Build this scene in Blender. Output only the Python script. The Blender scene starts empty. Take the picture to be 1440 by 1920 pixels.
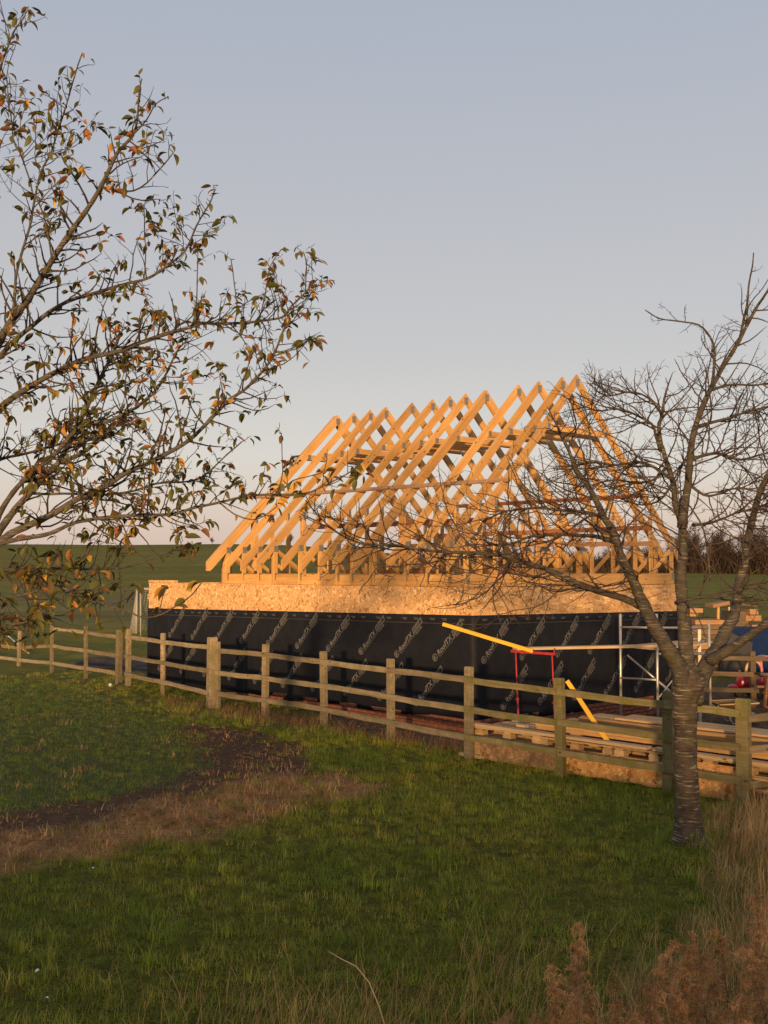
import bpy, bmesh, math, random
import numpy as np
from mathutils import Vector, Matrix, noise as mnoise

R = math.radians
sc = bpy.context.scene
col = sc.collection

# ------------------------------------------------------------------ camera
F = 1972.3            # focal length in photo pixels (photo is 1440 x 1920)
PITCH = R(3.24)
CH = 2.75             # camera height
cam = bpy.data.cameras.new('camera')
cam.sensor_fit = 'HORIZONTAL'
cam.sensor_width = 36.0
cam.lens = F / 1440.0 * 36.0
cam.clip_start = 0.1
cam.clip_end = 4000.0
camo = bpy.data.objects.new('camera', cam)
col.objects.link(camo)
camo.location = (0, 0, CH)
camo.rotation_euler = (R(90) + PITCH, 0, 0)
sc.camera = camo

# ------------------------------------------------------------------ sky, sun, exposure
SUN_EL = R(4.0)
SUN_AZ = R(190.0)     # compass-like angle from +Y clockwise; behind the camera, a little to the left
w = bpy.data.worlds.new('World')
sc.world = w
w.use_nodes = True
wn, wl = w.node_tree.nodes, w.node_tree.links
bg = wn['Background']
sky = wn.new('ShaderNodeTexSky')
sky.sky_type = 'NISHITA'
sky.sun_disc = False
sky.sun_elevation = R(6.0)
sky.sun_rotation = SUN_AZ
sky.altitude = 50
sky.air_density = 1.0
sky.dust_density = 2.2
sky.ozone_density = 1.3
# dusk sky: the Nishita sky blended with a hazy pink-grey to blue-grey gradient over elevation (same all the way round)
stc = wn.new('ShaderNodeTexCoord'); ssp = wn.new('ShaderNodeSeparateXYZ'); srp = wn.new('ShaderNodeValToRGB')
wl.new(stc.outputs['Generated'], ssp.inputs[0]); wl.new(ssp.outputs[2], srp.inputs[0])
SKY = [(0.0, (0.60, 0.465, 0.415)), (0.04, (0.60, 0.47, 0.425)), (0.11, (0.575, 0.51, 0.485)), (0.2, (0.482, 0.436, 0.425)), (0.34, (0.426, 0.405, 0.418)), (0.48, (0.372, 0.385, 0.438)), (1.0, (0.28, 0.30, 0.36))]
while len(srp.color_ramp.elements) < len(SKY): srp.color_ramp.elements.new(0.5)
for e_, (p_, c_) in zip(srp.color_ramp.elements, SKY):
    e_.position = p_; e_.color = (*c_, 1)
EXPO = 1.0
sml = wn.new('ShaderNodeVectorMath'); sml.operation = 'SCALE'; sml.inputs[3].default_value = 1.0 / (0.12 * 2 ** EXPO)
wl.new(srp.outputs[0], sml.inputs[0])
smx = wn.new('ShaderNodeMix'); smx.data_type = 'RGBA'; smx.blend_type = 'ADD'; smx.inputs[0].default_value = 0.21
wl.new(sky.outputs[0], smx.inputs[7]); wl.new(sml.outputs[0], smx.inputs[6]); wl.new(smx.outputs[2], bg.inputs[0])
bg.inputs[1].default_value = 0.12
sun = bpy.data.lights.new('sun', 'SUN')
sun.energy = 3.0
sun.angle = R(2.0)
sun.color = (1.0, 0.615, 0.285)
suno = bpy.data.objects.new('sun', sun)
col.objects.link(suno)
sd = Vector((math.sin(SUN_AZ) * math.cos(SUN_EL), math.cos(SUN_AZ) * math.cos(SUN_EL), math.sin(SUN_EL)))
suno.rotation_euler = sd.to_track_quat('Z', 'Y').to_euler()
sc.view_settings.view_transform = 'Standard'
sc.view_settings.look = 'None'
sc.view_settings.exposure = EXPO
sc.view_settings.gamma = 1.0
sc.view_settings.use_curve_mapping = False

# ------------------------------------------------------------------ helpers: pixels to places
CP, SP = math.cos(PITCH), math.sin(PITCH)
def ray(px, py):
    dx = (px - 720.0) / F; dy = (960.0 - py) / F
    return Vector((dx, CP - dy * SP, SP + dy * CP))
def at(px, py, Y):
    r = ray(px, py); k = Y / r.y
    return Vector((r.x * k, Y, CH + r.z * k))
def gnd(px, py, z=0.0):
    r = ray(px, py); k = (z - CH) / r.z
    return Vector((r.x * k, r.y * k, z))
def proj(p):
    d = p[1] * CP + (p[2] - CH) * SP
    u = -p[1] * SP + (p[2] - CH) * CP
    return 720 + F * p[0] / d, 960 - F * u / d
def smooth(a, b, x):
    t = min(1.0, max(0.0, (x - a) / (b - a))); return t * t * (3 - 2 * t)
def lerp(a, b, t): return a + (b - a) * t

# ------------------------------------------------------------------ helpers: objects
def empty(name, loc, rz=0.0):
    o = bpy.data.objects.new(name, None); col.objects.link(o)
    o.location = loc; o.rotation_euler = (0, 0, rz); o.empty_display_size = 0.2
    return o
def tag(o, label=None, cat=None, group=None, kind=None):
    if label: o['label'] = label
    if cat: o['category'] = cat
    if group: o['group'] = group
    if kind: o['kind'] = kind
    return o
def link(name, me, parent=None, loc=None, rot=None):
    o = bpy.data.objects.new(name, me); col.objects.link(o)
    if parent: o.parent = parent
    if loc is not None: o.location = loc
    if rot is not None: o.rotation_euler = rot
    return o
def mesh(name, verts, faces, mat=None, smooth_=False):
    me = bpy.data.meshes.new(name)
    me.from_pydata([tuple(v) for v in verts], [], faces)
    if mat: me.materials.append(mat)
    if smooth_:
        me.polygons.foreach_set('use_smooth', [True] * len(me.polygons))
    me.update()
    return me
def copy_tree(o, parent=None):
    c = o.copy(); col.objects.link(c)
    if parent: c.parent = parent
    for ch in list(o.children): copy_tree(ch, c)
    return c

class MB:
    def __init__(s): s.v = []; s.f = []; s.mi = []; s.cur = 0
    def add(s, vs, fs):
        b = len(s.v); s.v += [tuple(v) for v in vs]
        for f in fs: s.f.append(tuple(i + b for i in f)); s.mi.append(s.cur)
    def box(s, c, d, M=None, ch=0.0):
        hx, hy, hz = d[0] / 2, d[1] / 2, d[2] / 2
        c = Vector(c)
        if ch <= 0:
            vs = [Vector((x, y, z)) for z in (-hz, hz) for x, y in ((-hx, -hy), (hx, -hy), (hx, hy), (-hx, hy))]
            fs = [(3, 2, 1, 0), (4, 5, 6, 7), (0, 1, 5, 4), (1, 2, 6, 5), (2, 3, 7, 6), (3, 0, 4, 7)]
        else:
            vs = []
            for z, e in ((-hz, ch), (-hz + ch, 0), (hz - ch, 0), (hz, ch)):
                for x, y in ((-hx, -hy), (hx, -hy), (hx, hy), (-hx, hy)):
                    vs.append(Vector((x - math.copysign(e, x), y - math.copysign(e, y), z)))
            fs = [(3, 2, 1, 0), (12, 13, 14, 15)]
            for l in range(3):
                for k in range(4):
                    a = l * 4 + k; b2 = l * 4 + (k + 1) % 4
                    fs.append((a, b2, b2 + 4, a + 4))
        if M: vs = [M @ v for v in vs]
        s.add([v + c for v in vs], fs)
    def bar(s, p, q, a, b, up=(0, 0, 1), ch=0.0):
        p, q = Vector(p), Vector(q); d = q - p; L = d.length
        x = d.normalized(); u = Vector(up)
        y = u.cross(x)
        if y.length < 1e-4: y = Vector((0, 1, 0)).cross(x)
        y.normalize(); z = x.cross(y)
        M = Matrix((x, y, z)).transposed()
        s.box((p + q) / 2, (L, a, b), M, ch)
    def tube(s, pts, rad, n=8, cap=True):
        pts = [Vector(p) for p in pts]
        if not hasattr(rad, '__len__'): rad = [rad] * len(pts)
        b = len(s.v); rings = []
        ref = None
        for i, p in enumerate(pts):
            t = (pts[min(i + 1, len(pts) - 1)] - pts[max(i - 1, 0)])
            if t.length < 1e-9: t = Vector((0, 0, 1))
            t.normalize()
            if ref is None:
                ref = Vector((0, 0, 1)) if abs(t.z) < 0.9 else Vector((1, 0, 0))
            ref = (ref - t * ref.dot(t))
            if ref.length < 1e-6: ref = t.orthogonal()
            ref.normalize(); bi = t.cross(ref)
            rings.append([p + (ref * math.cos(2 * math.pi * k / n) + bi * math.sin(2 * math.pi * k / n)) * rad[i] for k in range(n)])
        vs = [v for r in rings for v in r]; fs = []
        for i in range(len(pts) - 1):
            for k in range(n):
                a = i * n + k; c = i * n + (k + 1) % n
                fs.append((a, c, c + n, a + n))
        if cap:
            fs.append(tuple(range(n - 1, -1, -1))); m = (len(pts) - 1) * n
            fs.append(tuple(m + k for k in range(n)))
        s.add(vs, fs)
    def lathe(s, prof, n=16, c=(0, 0, 0), M=None):
        c = Vector(c); vs = []; fs = []
        for r, z in prof:
            for k in range(n):
                v = Vector((r * math.cos(2 * math.pi * k / n), r * math.sin(2 * math.pi * k / n), z))
                vs.append((M @ v if M else v) + c)
        for i in range(len(prof) - 1):
            for k in range(n):
                a = i * n + k; b = i * n + (k + 1) % n
                fs.append((a, b, b + n, a + n))
        fs.append(tuple(range(n - 1, -1, -1))); m = (len(prof) - 1) * n
        fs.append(tuple(m + k for k in range(n)))
        s.add(vs, fs)
    def me(s, name, mat=None, sm=False):
        m = mesh(name, s.v, s.f, None, sm)
        if isinstance(mat, (list, tuple)):
            for x in mat: m.materials.append(x)
            m.polygons.foreach_set('material_index', s.mi)
        elif mat: m.materials.append(mat)
        return m
    def build(s, name, mat=None, parent=None, sm=False, loc=None, rot=None):
        return link(name, s.me(name, mat, sm), parent, loc, rot)

# ------------------------------------------------------------------ helpers: materials
def nodes(name):
    m = bpy.data.materials.new(name); m.use_nodes = True
    return m, m.node_tree.nodes, m.node_tree.links, m.node_tree.nodes['Principled BSDF']
def N(ns, t, **kw):
    n = ns.new(t)
    for k, v in kw.items():
        if k.startswith('i_'):
            key = k[2:]; key = int(key) if key.isdigit() else key
            n.inputs[key].default_value = v
        else: setattr(n, k, v)
    return n
def ramp(ns, stops, interp='LINEAR'):
    r = ns.new('ShaderNodeValToRGB'); e = r.color_ramp.elements
    r.color_ramp.interpolation = interp
    while len(e) < len(stops): e.new(0.5)
    for i, (p, c) in enumerate(stops):
        e[i].position = p; e[i].color = (c[0], c[1], c[2], 1) if hasattr(c, '__len__') else (c, c, c, 1)
    return r
def mixc(ns, ls, fac, a, b, mode='MIX'):
    m = ns.new('ShaderNodeMix'); m.data_type = 'RGBA'; m.blend_type = mode; m.clamp_factor = True
    for sock, v in ((m.inputs[0], fac), (m.inputs[6], a), (m.inputs[7], b)):
        if hasattr(v, 'is_linked') or isinstance(v, bpy.types.NodeSocket): ls.new(v, sock)
        elif hasattr(v, '__len__'): sock.default_value = (v[0], v[1], v[2], 1)
        else: sock.default_value = v
    return m.outputs[2]
def bump(ns, ls, h, strength, dist, bs):
    b = N(ns, 'ShaderNodeBump', i_Strength=strength, i_Distance=dist)
    ls.new(h, b.inputs['Height']); ls.new(b.outputs[0], bs.inputs['Normal'])

def mat_timber(name, c0, c1, rough=0.65, tone=0.25, grain=(0.9, 22, 22), weather=0.0, wcol=(0.2, 0.19, 0.15), knots=True):
    m, ns, ls, bs = nodes(name)
    tc = N(ns, 'ShaderNodeTexCoord'); oi = N(ns, 'ShaderNodeObjectInfo')
    off = N(ns, 'ShaderNodeVectorMath', operation='MULTIPLY_ADD')
    off.inputs[1].default_value = (1, 1, 1)
    sc_ = N(ns, 'ShaderNodeVectorMath', operation='SCALE', i_3=37.0)
    cx = N(ns, 'ShaderNodeCombineXYZ'); ls.new(oi.outputs['Random'], cx.inputs[0]); ls.new(oi.outputs['Random'], cx.inputs[1])
    ls.new(cx.outputs[0], sc_.inputs[0])
    ls.new(tc.outputs['Object'], off.inputs[0]); ls.new(sc_.outputs[0], off.inputs[2])
    mp = N(ns, 'ShaderNodeMapping'); mp.inputs['Scale'].default_value = grain
    ls.new(off.outputs[0], mp.inputs[0])
    n1 = N(ns, 'ShaderNodeTexNoise', i_Scale=1.0, i_Detail=5.0, i_Roughness=0.6, i_Distortion=0.6)
    ls.new(mp.outputs[0], n1.inputs['Vector'])
    r = ramp(ns, [(0.3, c0), (0.68, c1)]); ls.new(n1.outputs[0], r.inputs[0])
    c = r.outputs[0]
    if knots:
        mk = N(ns, 'ShaderNodeMapping'); mk.inputs['Scale'].default_value = (3.2, 7, 7)
        ls.new(off.outputs[0], mk.inputs[0])
        vo = N(ns, 'ShaderNodeTexVoronoi', i_Scale=1.0); ls.new(mk.outputs[0], vo.inputs['Vector'])
        kr = ramp(ns, [(0.05, 1.0), (0.14, 0.0)]); ls.new(vo.outputs['Distance'], kr.inputs[0])
        c = mixc(ns, ls, kr.outputs[0], c, tuple(x * 0.32 for x in c0))
    n2 = N(ns, 'ShaderNodeTexNoise', i_Scale=2.3, i_Detail=3.0); ls.new(off.outputs[0], n2.inputs['Vector'])
    hv = N(ns, 'ShaderNodeHueSaturation')
    mr = N(ns, 'ShaderNodeMapRange', i_3=1 - tone, i_4=1 + tone * 0.7); ls.new(oi.outputs['Random'], mr.inputs[0])
    ls.new(mr.outputs[0], hv.inputs['Value'])
    r2 = ramp(ns, [(0.25, 0.82), (0.75, 1.0)]); ls.new(n2.outputs[0], r2.inputs[0])
    c = mixc(ns, ls, 1.0, c, r2.outputs[0], 'MULTIPLY')
    if weather > 0:
        n3 = N(ns, 'ShaderNodeTexNoise', i_Scale=5.0, i_Detail=6.0, i_Roughness=0.7); ls.new(off.outputs[0], n3.inputs['Vector'])
        wr = ramp(ns, [(0.42, 0.0), (0.62, weather)]); ls.new(n3.outputs[0], wr.inputs[0])
        c = mixc(ns, ls, wr.outputs[0], c, wcol)
    ls.new(c, hv.inputs['Color'])
    ls.new(hv.outputs[0], bs.inputs['Base Color'])
    bs.inputs['Roughness'].default_value = rough
    bs.inputs['Specular IOR Level'].default_value = 0.25
    bump(ns, ls, n1.outputs[0], 0.25, 0.004, bs)
    return m

def mat_osb(name, gain=(1, 1, 1), dirt=0.0):
    m, ns, ls, bs = nodes(name)
    tc = N(ns, 'ShaderNodeTexCoord'); oi = N(ns, 'ShaderNodeObjectInfo')
    outs = []
    for k, (ang, sc_) in enumerate(((0.5, 11.0), (-0.75, 12.0), (1.5, 10.0))):
        mp = N(ns, 'ShaderNodeMapping'); mp.inputs['Rotation'].default_value = (0.3 * k, ang, ang * 0.9)
        mp.inputs['Location'].default_value = (k * 3.1, k * 1.7, k * 0.9); mp.inputs['Scale'].default_value = (0.38, 1.3, 1.3)
        ls.new(tc.outputs['Object'], mp.inputs[0])
        vo = N(ns, 'ShaderNodeTexVoronoi', i_Scale=sc_ * 1.25, i_Randomness=1.0); ls.new(mp.outputs[0], vo.inputs['Vector'])
        sp = N(ns, 'ShaderNodeSeparateColor'); ls.new(vo.outputs['Color'], sp.inputs[0])
        outs.append((sp, vo))
    n0 = N(ns, 'ShaderNodeTexNoise', i_Scale=14.0, i_Detail=2.0); ls.new(tc.outputs['Object'], n0.inputs['Vector'])
    s1 = ramp(ns, [(0.44, 0.0), (0.47, 1.0)]); ls.new(n0.outputs[0], s1.inputs[0])
    n1 = N(ns, 'ShaderNodeTexNoise', i_Scale=19.0, i_Detail=2.0); ls.new(tc.outputs['Object'], n1.inputs['Vector'])
    s2 = ramp(ns, [(0.52, 0.0), (0.55, 1.0)]); ls.new(n1.outputs[0], s2.inputs[0])
    v = mixc(ns, ls, s1.outputs[0], outs[0][0].outputs[0], outs[1][0].outputs[0])
    v = mixc(ns, ls, s2.outputs[0], v, outs[2][0].outputs[0])
    g = gain
    r = ramp(ns, [(0.0, (0.24 * g[0], 0.115 * g[1], 0.04 * g[2])), (0.12, (0.45 * g[0], 0.25 * g[1], 0.10 * g[2])),
                  (0.5, (0.58 * g[0], 0.34 * g[1], 0.15 * g[2])), (0.86, (0.65 * g[0], 0.40 * g[1], 0.19 * g[2])), (1.0, (0.82 * g[0], 0.6 * g[1], 0.34 * g[2]))])
    ls.new(v, r.inputs[0]); c = r.outputs[0]
    if dirt > 0:
        n3 = N(ns, 'ShaderNodeTexNoise', i_Scale=4.0, i_Detail=6.0, i_Roughness=0.7); ls.new(tc.outputs['Object'], n3.inputs['Vector'])
        wr = ramp(ns, [(0.4, 0.0), (0.6, dirt)]); ls.new(n3.outputs[0], wr.inputs[0])
        c = mixc(ns, ls, wr.outputs[0], c, (0.13, 0.085, 0.05))
    ls.new(c, bs.inputs['Base Color'])
    bs.inputs['Roughness'].default_value = 0.7
    bs.inputs['Specular IOR Level'].default_value = 0.2
    bump(ns, ls, v, 0.3, 0.003, bs)
    return m

def mat_plain(name, c, rough=0.5, metal=0.0, var=0.12, nscale=6.0, spec=0.4, bumpd=0.0, dirt=None, dirtamt=0.0):
    m, ns, ls, bs = nodes(name)
    tc = N(ns, 'ShaderNodeTexCoord')
    n = N(ns, 'ShaderNodeTexNoise', i_Scale=nscale, i_Detail=6.0, i_Roughness=0.65); ls.new(tc.outputs['Object'], n.inputs['Vector'])
    r = ramp(ns, [(0.3, tuple(x * (1 - var) for x in c)), (0.7, tuple(min(1, x * (1 + var)) for x in c))])
    ls.new(n.outputs[0], r.inputs[0]); cc = r.outputs[0]
    if dirt:
        n2 = N(ns, 'ShaderNodeTexNoise', i_Scale=nscale * 2.2, i_Detail=7.0, i_Roughness=0.7); ls.new(tc.outputs['Object'], n2.inputs['Vector'])
        r2 = ramp(ns, [(0.48, 0.0), (0.62, dirtamt)]); ls.new(n2.outputs[0], r2.inputs[0])
        cc = mixc(ns, ls, r2.outputs[0], cc, dirt)
    ls.new(cc, bs.inputs['Base Color'])
    bs.inputs['Roughness'].default_value = rough; bs.inputs['Metallic'].default_value = metal
    bs.inputs['Specular IOR Level'].default_value = spec
    if bumpd > 0: bump(ns, ls, n.outputs[0], 0.5, bumpd, bs)
    return m

def mat_bark(name, c0, c1, lent=(0.3, 0.25, 0.19), lentamt=0.8, moss=0.0, scale=1.0):
    m, ns, ls, bs = nodes(name)
    tc = N(ns, 'ShaderNodeTexCoord')
    n = N(ns, 'ShaderNodeTexNoise', i_Scale=9.0 * scale, i_Detail=6.0, i_Roughness=0.65); ls.new(tc.outputs['Object'], n.inputs['Vector'])
    r = ramp(ns, [(0.3, c0), (0.7, c1)]); ls.new(n.outputs[0], r.inputs[0]); c = r.outputs[0]
    mp = N(ns, 'ShaderNodeMapping'); mp.inputs['Scale'].default_value = (4.2 * scale, 4.2 * scale, 46 * scale); ls.new(tc.outputs['Object'], mp.inputs[0])
    n2 = N(ns, 'ShaderNodeTexNoise', i_Scale=1.0, i_Detail=3.0, i_Roughness=0.5, i_Distortion=0.5); ls.new(mp.outputs[0], n2.inputs['Vector'])
    r2 = ramp(ns, [(0.56, 0.0), (0.66, lentamt)]); ls.new(n2.outputs[0], r2.inputs[0])
    r2b = ramp(ns, [(0.28, 0.65), (0.42, 1.0)]); ls.new(n2.outputs[0], r2b.inputs[0]); c = mixc(ns, ls, 1.0, c, r2b.outputs[0], 'MULTIPLY')
    nm_ = N(ns, 'ShaderNodeTexNoise', i_Scale=6.0 * scale, i_Detail=4.0); ls.new(tc.outputs['Object'], nm_.inputs['Vector'])
    rm_ = ramp(ns, [(0.4, 0.15), (0.62, 1.0)]); ls.new(nm_.outputs[0], rm_.inputs[0])
    fm_ = N(ns, 'ShaderNodeMath', operation='MULTIPLY'); ls.new(r2.outputs[0], fm_.inputs[0]); ls.new(rm_.outputs[0], fm_.inputs[1])
    c = mixc(ns, ls, fm_.outputs[0], c, lent)
    if moss > 0:
        n3 = N(ns, 'ShaderNodeTexNoise', i_Scale=3.0 * scale, i_Detail=5.0); ls.new(tc.outputs['Object'], n3.inputs['Vector'])
        r3 = ramp(ns, [(0.5, 0.0), (0.64, moss)]); ls.new(n3.outputs[0], r3.inputs[0])
        c = mixc(ns, ls, r3.outputs[0], c, (0.10, 0.095, 0.02))
    ls.new(c, bs.inputs['Base Color'])
    bs.inputs['Roughness'].default_value = 0.75; bs.inputs['Specular IOR Level'].default_value = 0.3
    ad = N(ns, 'ShaderNodeMath', operation='ADD'); ls.new(n.outputs[0], ad.inputs[0]); ls.new(n2.outputs[0], ad.inputs[1])
    bump(ns, ls, ad.outputs[0], 0.8, 0.02, bs)
    return m

def mat_leaf(name, stops, rough=0.55, trans=0.25):
    m, ns, ls, bs = nodes(name)
    oi = N(ns, 'ShaderNodeObjectInfo'); tc = N(ns, 'ShaderNodeTexCoord')
    at_ = N(ns, 'ShaderNodeAttribute', attribute_name='tone')
    ad = N(ns, 'ShaderNodeMath', operation='ADD'); ls.new(oi.outputs['Random'], ad.inputs[0]); ls.new(at_.outputs['Fac'], ad.inputs[1])
    fr = N(ns, 'ShaderNodeMath', operation='FRACT'); ls.new(ad.outputs[0], fr.inputs[0])
    r = ramp(ns, stops); ls.new(fr.outputs[0], r.inputs[0])
    n = N(ns, 'ShaderNodeTexNoise', i_Scale=40.0, i_Detail=3.0); ls.new(tc.outputs['Object'], n.inputs['Vector'])
    r2 = ramp(ns, [(0.3, 0.6), (0.7, 1.15)]); ls.new(n.outputs[0], r2.inputs[0])
    c = mixc(ns, ls, 1.0, r.outputs[0], r2.outputs[0], 'MULTIPLY')
    ls.new(c, bs.inputs['Base Color']); bs.inputs['Roughness'].default_value = rough
    bs.inputs['Specular IOR Level'].default_value = 0.3
    tr = N(ns, 'ShaderNodeBsdfTranslucent'); ls.new(c, tr.inputs[0])
    mx = N(ns, 'ShaderNodeMixShader', i_0=trans)
    out = ns['Material Output']
    ls.new(bs.outputs[0], mx.inputs[1]); ls.new(tr.outputs[0], mx.inputs[2]); ls.new(mx.outputs[0], out.inputs[0])
    return m

def mat_grass(name, stops, patch, trans=0.3, world_scale=0.55):
    # stops over per-instance random; patch = colour multiplied in by world-space noise
    m, ns, ls, bs = nodes(name)
    oi = N(ns, 'ShaderNodeObjectInfo'); ge = N(ns, 'ShaderNodeNewGeometry')
    at_ = N(ns, 'ShaderNodeAttribute', attribute_name='tone')
    ad = N(ns, 'ShaderNodeMath', operation='ADD'); ls.new(oi.outputs['Random'], ad.inputs[0]); ls.new(at_.outputs['Fac'], ad.inputs[1])
    fr = N(ns, 'ShaderNodeMath', operation='FRACT'); ls.new(ad.outputs[0], fr.inputs[0])
    r = ramp(ns, stops); ls.new(fr.outputs[0], r.inputs[0])
    n = N(ns, 'ShaderNodeTexNoise', i_Scale=world_scale, i_Detail=5.0, i_Roughness=0.6); ls.new(ge.outputs['Position'], n.inputs['Vector'])
    r2 = ramp(ns, [(0.32, patch[0]), (0.5, patch[1]), (0.68, patch[2])]); ls.new(n.outputs[0], r2.inputs[0])
    c = mixc(ns, ls, 1.0, r.outputs[0], r2.outputs[0], 'MULTIPLY')
    n4 = N(ns, 'ShaderNodeTexNoise', i_Scale=4.5, i_Detail=3.0); ls.new(ge.outputs['Position'], n4.inputs['Vector'])
    r4 = ramp(ns, [(0.33, 0.55), (0.68, 1.35)]); ls.new(n4.outputs[0], r4.inputs[0]); c = mixc(ns, ls, 1.0, c, r4.outputs[0], 'MULTIPLY')
    ls.new(c, bs.inputs['Base Color']); bs.inputs['Roughness'].default_value = 0.6
    bs.inputs['Specular IOR Level'].default_value = 0.2
    tr = N(ns, 'ShaderNodeBsdfTranslucent'); ls.new(c, tr.inputs[0])
    mx = N(ns, 'ShaderNodeMixShader', i_0=trans)
    ls.new(bs.outputs[0], mx.inputs[1]); ls.new(tr.outputs[0], mx.inputs[2]); ls.new(mx.outputs[0], ns['Material Output'].inputs[0])
    return m

M = {}
M['pine'] = mat_timber('pine', (0.50, 0.265, 0.088), (0.71, 0.415, 0.15), tone=0.2)
M['pine_old'] = mat_timber('pine_old', (0.30, 0.16, 0.075), (0.44, 0.25, 0.12), tone=0.2)
M['pine_red'] = mat_timber('pine_red', (0.26, 0.10, 0.045), (0.36, 0.15, 0.07), tone=0.15)
M['board_pale'] = mat_timber('board_pale', (0.50, 0.34, 0.19), (0.66, 0.47, 0.28), tone=0.12)
M['stack_timber'] = mat_timber('stack_timber', (0.44, 0.25, 0.095), (0.62, 0.38, 0.16), tone=0.3, weather=0.4, wcol=(0.34, 0.22, 0.12))
M['pallet'] = mat_timber('pallet', (0.44, 0.28, 0.13), (0.64, 0.43, 0.22), tone=0.25, weather=0.5, wcol=(0.22, 0.17, 0.12))
M['fence'] = mat_timber('fence', (0.20, 0.145, 0.09), (0.35, 0.27, 0.175), tone=0.28, weather=0.75, wcol=(0.145, 0.135, 0.06), rough=0.9)
M['fence_green'] = mat_timber('fence_green', (0.16, 0.125, 0.06), (0.29, 0.235, 0.125), tone=0.2, weather=0.9, wcol=(0.135, 0.13, 0.035), rough=0.9)
M['fence_old'] = mat_timber('fence_old', (0.11, 0.075, 0.05), (0.2, 0.14, 0.09), tone=0.2, weather=0.6, wcol=(0.10, 0.08, 0.05), rough=0.9)
M['yellow'] = mat_timber('yellow', (0.72, 0.40, 0.035), (0.80, 0.47, 0.05), tone=0.05, knots=False)
M['osb'] = mat_osb('osb')
M['osb_old'] = mat_osb('osb_old', (1.05, 0.92, 0.72), 0.3)
M['osb_mud'] = mat_osb('osb_mud', (0.7, 0.7, 0.75), 0.9)
M['plate'] = mat_plain('plate', (0.30, 0.29, 0.27), 0.5, 0.6, 0.2, 30, 0.5)
M['metal'] = mat_plain('metal', (0.56, 0.52, 0.46), 0.38, 0.55, 0.12, 12, 0.5, 0, (0.3, 0.24, 0.17), 0.4)
M['red_steel'] = mat_plain('red_steel', (0.42, 0.03, 0.035), 0.5, 0.0, 0.2, 10, 0.4, 0, (0.16, 0.03, 0.03), 0.6)
M['membrane'] = mat_plain('membrane', (0.0105, 0.0112, 0.0150), 0.62, 0.0, 0.25, 3.0, 0.16, 0.03)
M['print'] = mat_plain('print', (0.14, 0.137, 0.134), 0.6, 0.0, 0.25, 14, 0.2)
M['print_dim'] = mat_plain('print_dim', (0.088, 0.085, 0.083), 0.6, 0.0, 0.3, 14, 0.2)
M['brick'] = mat_plain('brick', (0.23, 0.088, 0.052), 0.85, 0.0, 0.35, 9, 0.2, 0.004)
M['mortar'] = mat_plain('mortar', (0.16, 0.10, 0.07), 0.9, 0.0, 0.2, 12, 0.1)
M['bark'] = mat_bark('bark', (0.032, 0.023, 0.017), (0.092, 0.068, 0.049), lent=(0.40, 0.34, 0.27), lentamt=0.9, moss=0.2, scale=1.5)
M['bark_limb'] = mat_bark('bark_limb', (0.034, 0.028, 0.022), (0.078, 0.066, 0.053), lent=(0.29, 0.25, 0.2), lentamt=0.8, moss=0.22, scale=1.7)
M['twig'] = mat_bark('twig', (0.04, 0.027, 0.02), (0.08, 0.054, 0.04), lentamt=0.2)
M['bark_left'] = mat_bark('bark_left', (0.05, 0.042, 0.034), (0.115, 0.098, 0.082), lent=(0.34, 0.295, 0.25), lentamt=0.75, moss=0.3, scale=2.4)
M['twig_left'] = mat_bark('twig_left', (0.035, 0.025, 0.021), (0.075, 0.055, 0.046), lentamt=0.25, scale=2)
M['leaf'] = mat_leaf('leaf', [(0.0, (0.094, 0.101, 0.022)), (0.3, (0.138, 0.135, 0.029)), (0.5, (0.106, 0.092, 0.024)), (0.62, (0.150, 0.095, 0.030)),
                              (0.72, (0.188, 0.101, 0.036)), (0.80, (0.325, 0.115, 0.048)), (0.87, (0.500, 0.216, 0.036)), (0.93, (0.625, 0.365, 0.036)), (0.96, (0.112, 0.115, 0.024)), (1.0, (0.100, 0.108, 0.024))])
M['blue'] = mat_plain('blue', (0.006, 0.022, 0.085), 0.7, 0.0, 0.2, 5, 0.08, 0, (0.012, 0.014, 0.03), 0.5)
M['dark_steel'] = mat_plain('dark_steel', (0.03, 0.03, 0.034), 0.6, 0.0, 0.3, 4, 0.3)
M['toy_red'] = mat_plain('toy_red', (0.33, 0.012, 0.018), 0.35, 0, 0.08, 5, 0.5)
M['toy_pink'] = mat_plain('toy_pink', (0.62, 0.16, 0.22), 0.4, 0, 0.08, 5, 0.5)
M['toy_yellow'] = mat_plain('toy_yellow', (0.55, 0.36, 0.12), 0.4, 0, 0.08, 5, 0.5)
M['white'] = mat_plain('white', (0.75, 0.73, 0.70), 0.5, 0, 0.06, 5, 0.4)
M['black'] = mat_plain('black', (0.012, 0.012, 0.012), 0.6, 0, 0.1, 5, 0.3)
M['net'] = mat_plain('net', (0.30, 0.29, 0.26), 0.7, 0, 0.1, 5, 0.3)
M['grey_sheet'] = mat_plain('grey_sheet', (0.05, 0.043, 0.04), 0.7, 0, 0.4, 4, 0.15, 0.02)
M['terracotta'] = mat_plain('terracotta', (0.42, 0.19, 0.08), 0.8, 0, 0.2, 8, 0.2)
M['mud'] = mat_plain('mud', (0.16, 0.10, 0.05), 0.95, 0, 0.4, 30, 0.1, 0.01)
M['far_bark'] = mat_plain('far_bark', (0.05, 0.036, 0.026), 0.9, 0, 0.2, 3, 0.1)
M['far_twig'] = mat_plain('far_twig', (0.05, 0.037, 0.029), 0.9, 0, 0.25, 2, 0.1)
M['hedge'] = mat_plain('hedge', (0.036, 0.025, 0.018), 0.95, 0, 0.35, 0.6, 0.1)

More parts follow.
